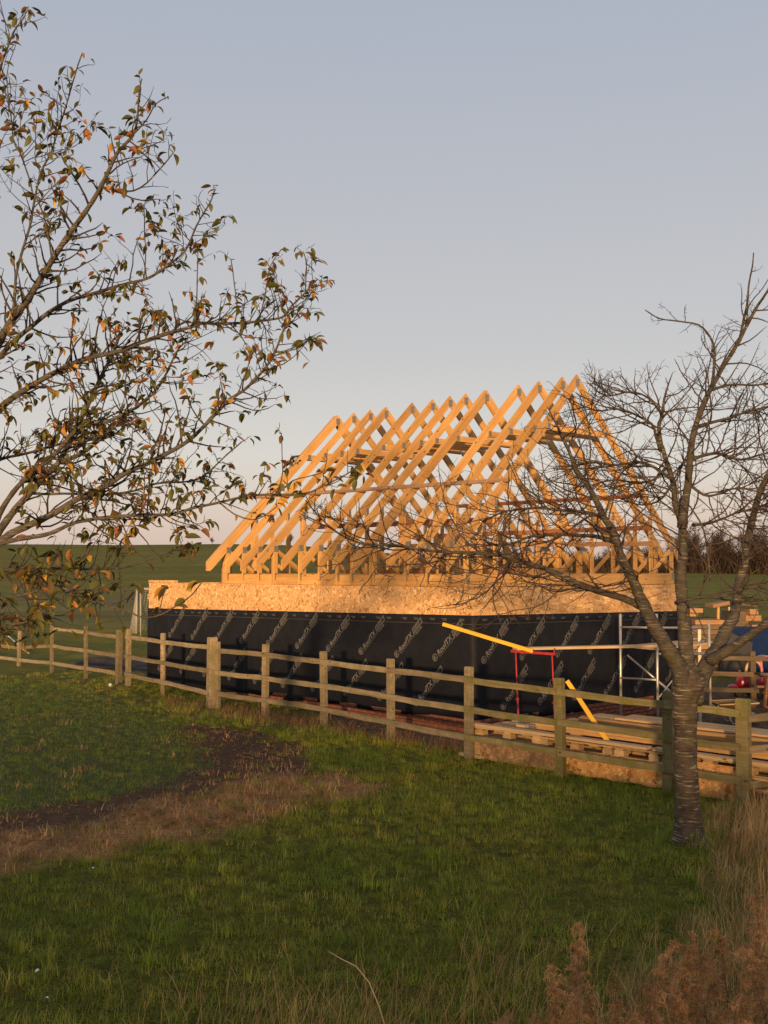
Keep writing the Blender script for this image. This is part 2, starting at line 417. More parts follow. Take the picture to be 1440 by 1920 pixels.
# ------------------------------------------------------------------ ground
# fence line behind which the building site lies (bases read off the photo, ground level)
FB = gnd(879, 1423); FE = gnd(1396, 1510)
fdir = (FE - FB).normalized(); fnor = Vector((-fdir.y, fdir.x, 0))
if fnor.y < 0: fnor = -fnor
def behind(x, y): return (Vector((x, y, 0)) - FB).dot(fnor)
def gz(x, y):
    z = 0.0
    if 8 < y < 40:
        b = behind(x, y)
        z -= 0.2 * smooth(1.7, 2.6, b) * smooth(-5.0, -3.2, x) * (1 - smooth(24, 32, y))
    if y > 30:
        a = x / y
        H = lerp(7.25, 3.0, smooth(-0.12, 0.2, a))
        t = min(1.0, (y - 30) / 140.0)
        z += H * (0.75 * t + 0.25 * t * t) if y < 170 else H - 0.012 * (y - 170)
    if y < -25:
        z += 6.4 * smooth(-28, -70, y)  # unseen ridge behind the camera, added to shade the foreground from low sun
    # gentle unevenness
    z += 0.035 * mnoise.noise(Vector((x * 0.45, y * 0.45, 0))) + 0.012 * mnoise.noise(Vector((x * 1.9, y * 1.9, 3)))
    if y > 40: z += 0.12 * mnoise.noise(Vector((x * 0.06, y * 0.06, 9))) * smooth(40, 80, y)
    return z

def poly_px(pts): return [tuple(gnd(*p)[:2]) for p in pts]
CROP = poly_px([(-260, 1282), (40, 1284), (170, 1298), (270, 1328), (345, 1368), (398, 1415), (408, 1448), (335, 1478), (240, 1500), (110, 1520), (-260, 1575)])
SOIL = poly_px([(330, 1362), (420, 1362), (520, 1385), (592, 1420), (605, 1448), (480, 1474), (380, 1503), (200, 1555), (-260, 1640), (-260, 1560), (110, 1505), (240, 1485), (330, 1465), (385, 1440), (380, 1405)])
DRY = poly_px([(-260, 1615), (0, 1565), (200, 1540), (330, 1500), (430, 1468), (560, 1452), (640, 1448), (705, 1474), (620, 1494), (480, 1536), (300, 1580), (100, 1618), (-260, 1690)])
TRACK = poly_px([(-260, 1262), (20, 1268), (150, 1285), (260, 1310), (360, 1345), (500, 1365), (640, 1378), (600, 1345), (420, 1332), (330, 1315), (220, 1295), (100, 1270), (-260, 1250)])
def inpoly(x, y, P):
    c = False; j = len(P) - 1
    for i in range(len(P)):
        xi, yi = P[i]; xj, yj = P[j]
        if (yi > y) != (yj > y) and x < (xj - xi) * (y - yi) / (yj - yi) + xi: c = not c
        j = i
    return c
def pdist(x, y, P):
    d = 1e9; j = len(P) - 1
    for i in range(len(P)):
        ax, ay = P[j]; bx, by = P[i]; vx, vy = bx - ax, by - ay
        t = max(0, min(1, ((x - ax) * vx + (y - ay) * vy) / (vx * vx + vy * vy + 1e-9)))
        d = min(d, math.hypot(x - ax - vx * t, y - ay - vy * t)); j = i
    return d if inpoly(x, y, P) else -d
def mask(x, y, P, soft=0.2, jit=0.5):
    n = mnoise.noise(Vector((x * 1.6, y * 1.6, 5))) * jit + mnoise.noise(Vector((x * 5, y * 5, 7))) * jit * 0.5
    return smooth(-soft, soft, pdist(x, y, P) + n)
def masks(x, y):
    if not (5 < y < 34 and -14 < x < 14): 
        crop = soil = dry = track = 0.0
    else:
        crop = mask(x, y, CROP); soil = mask(x, y, SOIL); dry = mask(x, y, DRY); track = mask(x, y, TRACK, 0.4, 0.5)
    b = behind(x, y)
    site = smooth(0.25, 0.6, b + 0.25 * mnoise.noise(Vector((x, y, 1)))) * smooth(-2.2, -0.6, x + 0.4 * mnoise.noise(Vector((x * .8, y * .8, 2)))) * (1 - smooth(26, 29, y)) if 8 < y < 40 else 0.0
    # worn strip along the foot of the long wall
    rough = smooth(0.05, 0.3, b) * (1 - smooth(-2.2, -0.6, x)) * (1 - smooth(18.5, 23, y)) if 8 < y < 40 else 0.0
    plough = smooth(41, 45, y + 1.5 * mnoise.noise(Vector((x * .1, y * .1, 4)))) * (1 - smooth(62, 68, y + 2 * mnoise.noise(Vector((x * .1, y * .1, 5))))) * (1 - smooth(-3, 3, x))
    return crop, soil, dry, track, site, rough, plough

def axis(lo, hi, a, b, fine, grow=1.16):
    xs = list(np.arange(a, b + 1e-6, fine)); s = fine; v = b
    while v < hi: s = min(s * grow, 40); v += s; xs.append(v)
    s = fine; v = a; pre = []
    while v > lo: s = min(s * grow, 40); v -= s; pre.append(v)
    return pre[::-1] + xs
gx = axis(-900, 900, -7.5, 7.0, 0.16)
gy = axis(-420, 1500, 6.0, 24.0, 0.18, 1.1)
nx, ny = len(gx), len(gy)
gv = []; gm = []
for y in gy:
    for x in gx:
        gv.append((x, y, gz(x, y))); gm.append(masks(x, y))
gf = [(j * nx + i, j * nx + i + 1, (j + 1) * nx + i + 1, (j + 1) * nx + i) for j in range(ny - 1) for i in range(nx - 1)]

m, ns, ls, bs = nodes('ground')
M['ground'] = m
ge = N(ns, 'ShaderNodeNewGeometry')
def gn(scale, det=5.0, rough=0.6, vec=None):
    n = N(ns, 'ShaderNodeTexNoise', i_Scale=scale, i_Detail=det, i_Roughness=rough)
    ls.new(vec or ge.outputs['Position'], n.inputs['Vector']); return n.outputs[0]
def cr(src, stops):
    r = ramp(ns, stops); ls.new(src, r.inputs[0]); return r.outputs[0]
nA, nB, nC = gn(0.6), gn(7.0, 6), gn(45.0, 4)
lawn = cr(nA, [(0.3, (0.084, 0.091, 0.010)), (0.55, (0.109, 0.104, 0.014)), (0.75, (0.130, 0.107, 0.019))])
lawn = mixc(ns, ls, 1.0, lawn, cr(nB, [(0.3, 0.5), (0.7, 1.35)]), 'MULTIPLY')
lawn = mixc(ns, ls, 1.0, lawn, cr(nC, [(0.35, 0.4), (0.65, 1.5)]), 'MULTIPLY')
lawn = mixc(ns, ls, cr(gn(2.2, 6, 0.7), [(0.60, 0.0), (0.72, 0.75)]), lawn, (0.085, 0.06, 0.03))
# far field: sown green with faint drill bands
wv = N(ns, 'ShaderNodeTexWave', i_Scale=0.035, i_Distortion=1.2, i_Detail=2.0); wv.bands_direction = 'Y'
ls.new(ge.outputs['Position'], wv.inputs['Vector'])
mpf = N(ns, 'ShaderNodeMapping'); mpf.inputs['Scale'].default_value = (0.012, 0.09, 0.05); ls.new(ge.outputs['Position'], mpf.inputs[0])
nF = gn(1.0, 5, 0.6, mpf.outputs[0])
field = cr(nF, [(0.3, (0.110, 0.108, 0.015)), (0.5, (0.142, 0.134, 0.022)), (0.7, (0.185, 0.150, 0.031))])
field = mixc(ns, ls, 0.25, field, cr(wv.outputs[0], [(0.2, (0.113, 0.119, 0.017)), (0.8, (0.198, 0.159, 0.034))]))
field = mixc(ns, ls, 1.0, field, cr(gn(1.3, 6), [(0.3, 0.72), (0.7, 1.25)]), 'MULTIPLY')
sx = N(ns, 'ShaderNodeSeparateXYZ'); ls.new(ge.outputs['Position'], sx.inputs[0])
mr = N(ns, 'ShaderNodeMapRange', i_1=21.0, i_2=30.0); ls.new(sx.outputs[1], mr.inputs[0])
c = mixc(ns, ls, mr.outputs[0], lawn, field)
for k_, (y0_, sl_) in enumerate(((50.0, 0.10), (52.6, 0.10), (60.5, 0.22), (63.5, 0.22))):
    e1 = N(ns, 'ShaderNodeMath', operation='MULTIPLY_ADD', i_1=-sl_, i_2=-y0_); ls.new(sx.outputs[0], e1.inputs[0])
    e2 = N(ns, 'ShaderNodeMath', operation='ADD'); ls.new(e1.outputs[0], e2.inputs[0]); ls.new(sx.outputs[1], e2.inputs[1])
    e3 = N(ns, 'ShaderNodeMath', operation='MULTIPLY_ADD', i_1=1.6); ls.new(gn(0.12, 2), e3.inputs[0]); ls.new(e2.outputs[0], e3.inputs[2])
    e4 = N(ns, 'ShaderNodeMath', operation='ABSOLUTE'); ls.new(e3.outputs[0], e4.inputs[0])
    c = mixc(ns, ls, cr(e4.outputs[0], [(0.25, 0.75), (0.55, 0.0)]), c, (0.045, 0.034, 0.02))
def attr(n):
    a = N(ns, 'ShaderNodeAttribute', attribute_name=n); return a.outputs['Fac']
soilc = cr(nB, [(0.3, (0.060, 0.031, 0.019)), (0.6, (0.109, 0.059, 0.033)), (0.8, (0.160, 0.095, 0.056))])
soilc = mixc(ns, ls, cr(nC, [(0.62, 0.0), (0.7, 0.6)]), soilc, (0.17, 0.12, 0.075))
cropc = cr(nB, [(0.3, (0.050, 0.058, 0.019)), (0.7, (0.095, 0.090, 0.031))])
dryc = cr(gn(11.0, 6, 0.7), [(0.3, (0.163, 0.077, 0.030)), (0.55, (0.345, 0.180, 0.070)), (0.8, (0.554, 0.319, 0.126))])
trackc = cr(nB, [(0.3, (0.075, 0.060, 0.021)), (0.6, (0.143, 0.105, 0.042)), (0.8, (0.240, 0.165, 0.083))])
sitec = cr(nB, [(0.3, (0.083, 0.051, 0.033)), (0.6, (0.150, 0.099, 0.063)), (0.85, (0.285, 0.210, 0.135))])
roughc = cr(nB, [(0.3, (0.070, 0.045, 0.025)), (0.7, (0.154, 0.105, 0.056))])
plc = cr(gn(1.0, 6, 0.7, mpf.outputs[0]), [(0.3, (0.109, 0.095, 0.038)), (0.6, (0.205, 0.178, 0.076))])
for nme, cc, k in (('crop', cropc, 1), ('soil', soilc, 1), ('dry', dryc, 1), ('track', trackc, .7), ('site', sitec, 1), ('rough', roughc, 1), ('plough', plc, .55)):
    f = attr(nme)
    if k < 1:
        mm = N(ns, 'ShaderNodeMath', operation='MULTIPLY', i_1=k); ls.new(f, mm.inputs[0]); f = mm.outputs[0]
    c = mixc(ns, ls, f, c, cc)
ls.new(c, bs.inputs['Base Color']); bs.inputs['Roughness'].default_value = 0.95; bs.inputs['Specular IOR Level'].default_value = 0.1
bh = N(ns, 'ShaderNodeMath', operation='MULTIPLY_ADD', i_1=0.35); ls.new(nC, bh.inputs[0]); ls.new(nB, bh.inputs[2])
bump(ns, ls, bh.outputs[0], 0.9, 0.05, bs)
me = mesh('ground', gv, gf, m, True)
for k, nme in enumerate(('crop', 'soil', 'dry', 'track', 'site', 'rough', 'plough')):
    a = me.attributes.new(nme, 'FLOAT', 'POINT'); a.data.foreach_set('value', [q[k] for q in gm])
tag(link('ground', me), kind='structure')

# ------------------------------------------------------------------ the building
TH = R(47.724); S = 0.82
vdir = Vector((math.sin(TH), math.cos(TH), 0)); udir = Vector((-math.cos(TH), math.sin(TH), 0))
A0 = Vector((4.63676 * S, 25 * S, 0))              # below the ridge end of the nearest truss
GO = 0.28                                           # gable wall stands this far in front of it
ORI = A0 - udir * GO
BW = 3.32                                           # half width
BL = 10.95                                          # length of the long wall
RZ = 4.71689 * S + CH                               # ridge height
WT = 2.48                                           # wall top
bld = empty('timber_building', ORI, math.pi / 2 - TH)   # local x = across (towards the far eave), local y = along the ridge
tag(bld, 'timber framed building wrapped in black membrane with open golden roof trusses', 'building')
random.seed(4)

def wavy(a, z, s):
    k = smooth(1.0, 0.1, z)
    return 0.014 * mnoise.noise(Vector((a * 1.1, z * 1.3, s))) + 0.010 * mnoise.noise(Vector((a * 3.1 + z * 1.5, z * 0.9, s + 2))) + 0.035 * k * (mnoise.noise(Vector((a * 1.7, z * 2.2, s + 5))) + 0.4 * mnoise.noise(Vector((a * 4.5, z * 5, s + 9))))
# bottom and top edges of the membrane along each wall
def mem_top(side, a):
    if side == 'eave': return lerp(2.0, 1.845, a / BL)
    return lerp(2.0, 1.915, min(1, a / (2 * BW)))
def mem_bot(side, a):
    if side == 'eave': return 0.21 - 0.018 * a + 0.025 * math.sin(a * 2.1)
    return 0.20 - 0.025 * a + 0.03 * math.sin(a * 1.7 + 1)
def wall_pt(side, a, z, o):
    # a = distance from the near corner, o = offset outwards
    if side == 'eave': return Vector((-BW - o, a, z))
    if side == 'gable': return Vector((-BW + a, -o, z))
    if side == 'eave_far': return Vector((BW + o, a, z))
    return Vector((-BW + a, BL + o, z))
LEN = {'eave': BL, 'gable': 2 * BW, 'eave_far': BL, 'gable_far': 2 * BW}
OUTF = {'eave': 1, 'gable': 0, 'eave_far': 0, 'gable_far': 1}
for side in ('eave', 'gable', 'eave_far', 'gable_far'):
    L = LEN[side]
    # sheathing boards (top strip shows), one object per sheet
    a = 0.0; k = 0
    while a < L - 0.01:
        b = min(L, a + 2.44); mb = MB()
        if side in ('eave', 'eave_far'):
            mb.box((-BW + 0.009 if side == 'eave' else BW - 0.009, (a + b) / 2, (1.55 + WT) / 2), (0.018, b - a - 0.009, WT - 1.55))
        else:
            mb.box((-BW + (a + b) / 2, 0.009 if side == 'gable' else BL - 0.009, (1.55 + WT) / 2), (b - a - 0.009, 0.018, WT - 1.55))
        o = mb.build('sheathing_panel', M['osb'], bld); o.location.z = random.uniform(-0.010, 0.004); a = b; k += 1
    # membrane
    n = int(L / 0.11); mzn = 20; vs = []; fs = []
    nside = 'eave' if side.startswith('eave') else 'gable'
    for i in range(n + 1):
        aa = lerp(-0.014, L + 0.014, i / n)
        for j in range(mzn + 1):
            t = j / mzn; z = lerp(mem_bot(nside, aa), mem_top(nside, aa), t)
            vs.append(wall_pt(side, aa, z, 0.014 + max(-0.008, wavy(aa, z, 1 if nside == 'eave' else 8)) * smooth(0, 0.25, min(aa, L - aa))))
    for i in range(n):
        for j in range(mzn):
            p = i * (mzn + 1) + j; q = (p, p + mzn + 1, p + mzn + 2, p + 1)
            fs.append(q if not OUTF[side] else q[::-1])
    mo = link('membrane', mesh('membrane', vs, fs, M['membrane'], True), bld)
    md = mo.modifiers.new('solid', 'SOLIDIFY'); md.thickness = 0.003; md.offset = -1
    # studs behind the membrane so that the wall is closed
    mb = MB()
    if side in ('eave', 'eave_far'):
        mb.box((-BW + 0.07 if side == 'eave' else BW - 0.07, L / 2, (0.24 + 2.44) / 2), (0.1, L - 0.24, 2.44 - 0.24))
    else:
        mb.box((0, 0.07 if side == 'gable' else BL - 0.07, (0.24 + 2.44) / 2), (L - 0.06, 0.1, 2.44 - 0.24))
    mb.build('wall_frame', M['pine'], bld)

# extra strip of board on the far end of the long wall top
mb = MB(); mb.box((-BW + 0.03, BL - 0.62, WT + 0.03), (0.09, 1.24, 0.058)); mb.build('packing_board', M['osb'], bld)
# cut ends of timber poking out past the far corner
for z in (2.16, 2.09):
    mb = MB(); mb.box((-BW + 0.1, BL + 0.1, z), (0.045, 0.2, 0.05)); mb.build('batten_end', M['board_pale'], bld)

# brick plinth: bricks as pieces, mortar bed behind
for side in ('eave', 'gable'):
    L = LEN[side]
    mb = MB()
    if side == 'eave': mb.box((-BW + 0.075, L / 2, -0.05), (0.10, L, 0.56))
    else: mb.box((0.0, 0.085, -0.05), (L, 0.10, 0.56))
    bed = mb.build('plinth', M['mortar'], bld)
    bm1 = MB(); bm1.box((0, 0, 0), (0.213, 0.06, 0.064), None, 0.004); bme = bm1.me('brick', M['brick'])
    rows = 5 if side == 'gable' else 3
    for r_ in range(rows):
        z = 0.19 - r_ * 0.076
        a = -0.05 if r_ % 2 else 0.06
        while a < L + 0.0:
            if side == 'eave' and a > 6.5: break
            o = link('brick', bme, bed)
            o.location = (wall_pt(side, a, z, -0.012 + random.uniform(-0.004, 0.004)))
            o.rotation_euler = (0, 0, (math.pi / 2 if side == 'eave' else 0) + random.uniform(-0.01, 0.01))
            a += 0.225

# printed lettering on the membrane
def text_mesh(body, size, shear=0.0, bold=0.0):
    cu = bpy.data.curves.new('t', 'FONT'); cu.body = body; cu.size = size; cu.shear = shear; cu.offset = bold
    cu.resolution_u = 3
    o = bpy.data.objects.new('t', cu); col.objects.link(o)
    me_ = bpy.data.meshes.new_from_object(o)
    col.objects.unlink(o); bpy.data.objects.remove(o)
    vs = [tuple(v.co) for v in me_.vertices]; fs = [tuple(p.vertices) for p in me_.polygons]
    bpy.data.meshes.remove(me_); bpy.data.curves.remove(cu)
    return vs, fs
def ring(cx, cy, r0, r1, n=20, a0=0, a1=2 * math.pi):
    vs = []; fs = []
    for k in range(n + 1):
        a = lerp(a0, a1, k / n)
        vs += [(cx + r0 * math.cos(a), cy + r0 * math.sin(a)), (cx + r1 * math.cos(a), cy + r1 * math.sin(a))]
    for k in range(n): fs.append((2 * k, 2 * k + 2, 2 * k + 3, 2 * k + 1))
    return vs, fs
def logo_parts():
    a = MB(); b = MB()
    vs, fs = text_mesh('RoofTX', 0.135, 0.28, 0.0022)
    a.add([(x * 1.02 + 0.145, y, 0) for x, y, z in vs], fs)
    vs, fs = ring(0.06, 0.045, 0.055, 0.066); a.add([(x, y, 0) for x, y in vs], fs)
    vs, fs = text_mesh('R', 0.1, 0.1, 0.001); a.add([(x + 0.028, y + 0.01, 0) for x, y, z in vs], fs)
    vs, fs = ring(0.06, 0.045, 0.036, 0.044, 10, 2.2, 4.6); a.add([(x, y, 0) for x, y in vs], fs)
    a.add([(0.15, -0.030, 0), (0.62, -0.030, 0), (0.62, -0.024, 0), (0.15, -0.024, 0)], [(0, 1, 2, 3)])
    # slanted label box after the word, with its own small dark line of print left open
    x0, x1 = 0.635, 0.965
    for (u0, u1, v0, v1) in ((x0, x1, 0.0, 0.024), (x0, x1, 0.078, 0.105), (x0, x0 + 0.03, 0.024, 0.078), (x1 - 0.03, x1, 0.024, 0.078)):
        b.add([(u0 + v0 * .35, v0, 0), (u1 + v0 * .35, v0, 0), (u1 + v1 * .35, v1, 0), (u0 + v1 * .35, v1, 0)], [(0, 1, 2, 3)])
    xx = x0 + 0.045
    for wd in (0.022, 0.014, 0.024, 0.018, 0.012, 0.022, 0.018, 0.024, 0.016):
        b.add([(xx + .01, 0.024, 0), (xx + wd - 0.004 + .01, 0.024, 0), (xx + wd - 0.004 + .027, 0.078, 0), (xx + .027, 0.078, 0)], [(0, 1, 2, 3)]); xx += wd + 0.004
    for yy, segs in ((-0.030, (0.62, 0.05, 0.012, 0.07, 0.012, 0.04, 0.012, 0.06)), (-0.055, (0.70, 0.04, 0.01, 0.06, 0.01, 0.07))):
        xx = segs[0]
        for i_, s_ in enumerate(segs[1:]):
            if i_ % 2 == 0: b.add([(xx, yy, 0), (xx + s_, yy, 0), (xx + s_ + .006, yy + 0.018, 0), (xx + .006, yy + 0.018, 0)], [(0, 1, 2, 3)])
            xx += s_
    return a, b
LA, LB = logo_parts()
def put_print(name, mb_, side, a0, z0, ang, sgn, mat_, parent):
    vs = []; ca, sa = math.cos(ang), math.sin(ang); L = LEN[side]
    for x, y, _ in mb_.v:
        aa = a0 + sgn * (x * ca - y * sa); z = z0 + x * sa + y * ca
        aa = min(L - 0.01, max(0.01, aa))
        o = 0.014 + max(-0.008, wavy(aa, z, 1 if side == 'eave' else 8)) * smooth(0, 0.25, min(aa, L - aa))
        vs.append(wall_pt(side, aa, z, o + 0.004))
    return link(name, mesh(name, vs, mb_.f, mat_), parent)
mems = [o for o in bld.children if o.name.startswith('membrane')]
for side, mo in (('eave', mems[0]), ('gable', mems[1])):
    L = LEN[side]; sgn = -1 if side == 'eave' else 1
    for row, (z0, off) in enumerate(((1.16, 0.30), (0.33, 0.80))):
        k = 0
        while True:
            if side == 'eave': a0 = 0.92 + (0 if row == 0 else 0.48) + k * 1.0
            else: a0 = 0.22 + (0 if row == 0 else -0.50) + k * 1.0
            end = a0 + sgn * 0.72
            if max(a0, end) > L - 0.05: break
            k += 1
            if min(a0, end) < 0.03: continue
            put_print('print_lettering', LA, side, a0, z0, R(45), sgn, M['print'], mo)
            put_print('print_label', LB, side, a0, z0, R(45), sgn, M['print_dim'], mo)
    # thin lap line and the row of small marks above it
    mb = MB(); n = 60
    for i in range(n):
        a, b = L * i / n, L * (i + 1) / n
        q = [(a, mem_top(side, a) - 0.155), (b, mem_top(side, b) - 0.155), (b, mem_top(side, b) - 0.149), (a, mem_top(side, a) - 0.149)]
        mb.add([wall_pt(side, x, z, 0.022) for x, z in q], [(0, 1, 2, 3) if side == 'gable' else (3, 2, 1, 0)])
    mb.build('lap_line', M['print_dim'], mo)
    mb = MB(); a = 0.2; k = 0
    while a < L - 0.3:
        for dz, wd in ((0.0, 0.13), (-0.022, 0.10)):
            z = mem_top(side, a) - 0.075 + dz
            q = [(a, z), (a + wd, z), (a + wd, z + 0.012), (a, z + 0.012)]
            mb.add([wall_pt(side, x, zz, 0.022) for x, zz in q], [(0, 1, 2, 3)])
        a += 0.30 if k % 2 else 0.42; k += 1
    tag(mb.build('edge_print', M['print_dim'], mo), kind='stuff')

# ---- roof trusses
SL = 0.985; SA = math.atan(SL); RD = 0.16; RV = RD / math.cos(SA); TK = 0.045
def ztop(x): return RZ - SL * abs(x)
TAIL = 3.70; HEEL = 3.21; KNEE = 2.44; COL = 0.90
def prism(name, pts, mat_, parent, y0=-TK / 2, y1=TK / 2, axis_=None):
    # pts in the truss plane (x, z); local x of the object runs along axis_ so that the grain follows the member
    p, q = axis_
    o_ = Vector(((p[0] + q[0]) / 2, 0, (p[1] + q[1]) / 2)); an = math.atan2(q[1] - p[1], q[0] - p[0])
    Rm = Matrix.Rotation(an, 3, 'Y')      # rotates local vectors backwards about Y
    vs = []
    for y in (y0, y1):
        for x, z in pts: vs.append(Rm @ (Vector((x, y, z)) - o_))
    n = len(pts)
    ar = sum(pts[i][0] * pts[(i + 1) % n][1] - pts[(i + 1) % n][0] * pts[i][1] for i in range(n))
    fs = [tuple(range(n)), tuple(range(2 * n - 1, n - 1, -1))] + [(i, i + n, (i + 1) % n + n, (i + 1) % n) for i in range(n)]
    if ar < 0: fs = [f[::-1] for f in fs]
    return link(name, mesh(name, vs, fs, mat_), parent, o_, (0, -an, 0))
def strip(name, p, q, d, mat_, parent):
    p, q = Vector(p), Vector(q); n = Vector((-(q - p).y, (q - p).x)).normalized() * d / 2
    return prism(name, [tuple(p - n), tuple(q - n), tuple(q + n), tuple(p + n)], mat_, parent, axis_=(tuple(p), tuple(q)))
plate_cache = {}
def plate(x, z, wx, wz, an, parent):
    key = (wx, wz)
    if key not in plate_cache:
        mb_ = MB(); mb_.box((0, 0, 0), (wx, 0.003, wz)); plate_cache[key] = mb_.me('nail_plate', M['plate'])
    return link('nail_plate', plate_cache[key], parent, (x, -TK / 2 - 0.003, z), (0, -an, 0))
def make_truss():
    mb_ = MB(); mb_.box((0, 0, 0), (2 * HEEL - 0.1, TK, 0.22))
    t = mb_.build('roof_truss', M['pine'], bld)      # the bottom chord carries the rest
    for s in (-1, 1):
        e = 0.001 if s > 0 else 0.0
        pts = [(s * e, ztop(0)), (s * TAIL, ztop(TAIL)), (s * TAIL, ztop(TAIL) - RV * 0.92), (s * (TAIL - 0.06), ztop(TAIL - 0.06) - RV), (s * e, ztop(0) - RV)]
        prism('rafter', pts, M['pine'], t, axis_=((0, RZ - RV / 2), (s * TAIL, ztop(TAIL) - RV / 2)))
        strip('heel_stud', (s * HEEL, WT + 0.005), (s * HEEL, ztop(HEEL) - RV - 0.001), 0.09, M['pine'], t)
        strip('knee_stud', (s * KNEE, WT + 0.225), (s * KNEE, ztop(KNEE) - RV - 0.045), 0.09, M['pine'], t)
        strip('web', (s * (HEEL - 0.06), ztop(HEEL) - RV - 0.05), (s * (KNEE + 0.06), WT + 0.26), 0.07, M['pine'], t)
        plate(s * (HEEL - 0.005), ztop(HEEL) - RV + 0.0, 0.11, 0.13, 0, t)
        plate(s * HEEL, WT + 0.16, 0.06, 0.16, 0, t)
        plate(s * KNEE, ztop(KNEE) - RV - 0.03, 0.06, 0.17, 0, t)
        plate(s * COL, ztop(COL) - RV, 0.09, 0.11, 0, t)
    strip('collar_tie', (-COL - 0.03, 5.50), (COL + 0.03, 5.50), 0.12, M['pine'], t)
    plate(0, RZ - 0.16, 0.12, 0.15, 0, t)
    for c_ in t.children: c_.location.z -= WT + 0.112     # children are relative to the chord centre
    return t
TT = [8.96, 8.23, 7.49, 6.79, 5.71, 4.95, 4.22, 3.70, 2.94, 1.84, 1.16, 0.46, 0.0]
ys = [GO + t_ * S for t_ in TT]
ys += [ys[0] + 0.049, ys[0] + 0.098, ys[0] + 0.147, ys[3] + 0.049, ys[8] + 0.049]
proto = make_truss()
for i, y_ in enumerate(ys):
    t = proto if i == 0 else copy_tree(proto, bld)
    ply = i == 0 or i > 12
    t.location = (random.uniform(-0.012, 0.012), y_, WT + 0.112 + random.uniform(0, 0.004))
    t.rotation_euler = (0 if ply else random.uniform(-0.006, 0.006), random.uniform(-0.002, 0.002), 0 if ply else random.uniform(-0.002, 0.002))
# boards running along the trusses
def along(name, x, z, y0, y1, dx, dz, mat_, tilt=0.0, roll=0.0):
    mb_ = MB(); L_ = y1 - y0; mb_.box((0, 0, 0), (L_, dx, dz))
    return link(name, mb_.me(name, mat_), bld, (x, (y0 + y1) / 2, z), (roll, -tilt, math.pi / 2))
def on_rafter(x, up): return ztop(x) + up / math.cos(SA)
along('binder', -2.22, on_rafter(2.22, 0.018), 0.15, 8.6, 0.09, 0.03, M['pine_old'], 0.012, -SA)
along('binder', 2.06, ztop(2.06) - RV - 0.025, 0.2, 5.6, 0.09, 0.035, M['pine_red'], 0.004, SA)
along('binder', -KNEE + 0.075, 3.70, 0.2, 5.8, 0.035, 0.10, M['pine_red'], 0.006)
along('binder', KNEE - 0.075, 3.66, 0.2, 7.7, 0.035, 0.10, M['pine_red'], -0.003)
along('binder', KNEE - 0.075, 3.38, 0.2, 7.7, 0.035, 0.10, M['pine_old'], 0.012)
for s in (-1, 1):
    for i in range(len(TT) - 1):
        y1, y0 = sorted((ys[i], ys[i + 1]), reverse=True)
        if y1 - y0 < 0.12: continue
        mb_ = MB(); mb_.box((0, 0, 0), (y1 - y0 - TK - 0.006, 0.035, 0.2))
        link('noggin', mb_.me('noggin', M['pine']), bld, (s * (HEEL - 0.02), (y0 + y1) / 2, WT + 0.104), (0, 0, math.pi / 2))
# upright at the far end of the trusses and plate along the wall head
mb_ = MB(); mb_.box((0, 0, 0), (0.2, 0.1, 0.56)); link('end_post', mb_.me('end_post', M['pine_old']), bld, (-HEEL + 0.12, ys[15] + 0.10, WT + 0.30))
for s in (-1, 1):
    along('wall_plate', s * (BW - 0.10), WT - 0.02, 0.14, BL - 0.14, 0.1, 0.038, M['pine'])
# packs of battens left lying on the joists
for k, (x, y, rz_, mat_) in enumerate(((-1.0, 4.0, 1.50, 'pine_red'), (0.3, 4.2, 1.62, 'pine_red'), (1.4, 3.4, 1.54, 'pine_old'))):
    e = empty('batten_pack', ORI + vdir * x + udir * y + Vector((0, 0, WT + 0.226)), math.pi / 2 - TH + rz_)
    for r_ in range(4):
        for q in range(4):
            mb_ = MB(); mb_.box((0, 0, 0), (3.4 - 0.1 * (r_ % 2), 0.045, 0.028))
            link('batten', mb_.me('batten', M[mat_]), e, (random.uniform(-.1, .1), (q - 1.5) * 0.05, 0.016 + r_ * 0.03))
    tag(e, ['red brown roof battens lying on the joists below the long eave binder', 'red brown batten pack lying on the joists under the ridge',
            'dull brown batten pack lying on the joists by the far knee studs'][k], 'battens')

# ------------------------------------------------------------------ post and rail fences
def post_mesh(h, wx, wy, round_=False, seed=0):
    mb_ = MB(); rnd = random.Random(seed)
    if round_:
        mb_.lathe([(wx / 2, -0.05), (wx / 2, h - 0.012), (wx / 2 - 0.012, h)], 12)
        return mb_
    c = 0.006; pr = []
    for z, e in ((-0.05, 0), (h - 0.012, 0), (h, 0.010)):
        x_, y_ = wx / 2 - e, wy / 2 - e
        pr.append([(-x_ + c, -y_, z), (x_ - c, -y_, z), (x_, -y_ + c, z), (x_, y_ - c, z), (x_ - c, y_, z), (-x_ + c, y_, z), (-x_, y_ - c, z), (-x_, -y_ + c, z)])
    tw = rnd.uniform(-0.01, 0.01)
    vs = [(x + tw * z, y, z) for r_ in pr for x, y, z in r_]; fs = []
    for l in range(2):
        for k in range(8): fs.append((l * 8 + k, l * 8 + (k + 1) % 8, l * 8 + 8 + (k + 1) % 8, l * 8 + 8 + k))
    fs.append(tuple(16 + k for k in range(8))); mb_.add(vs, fs)
    return mb_
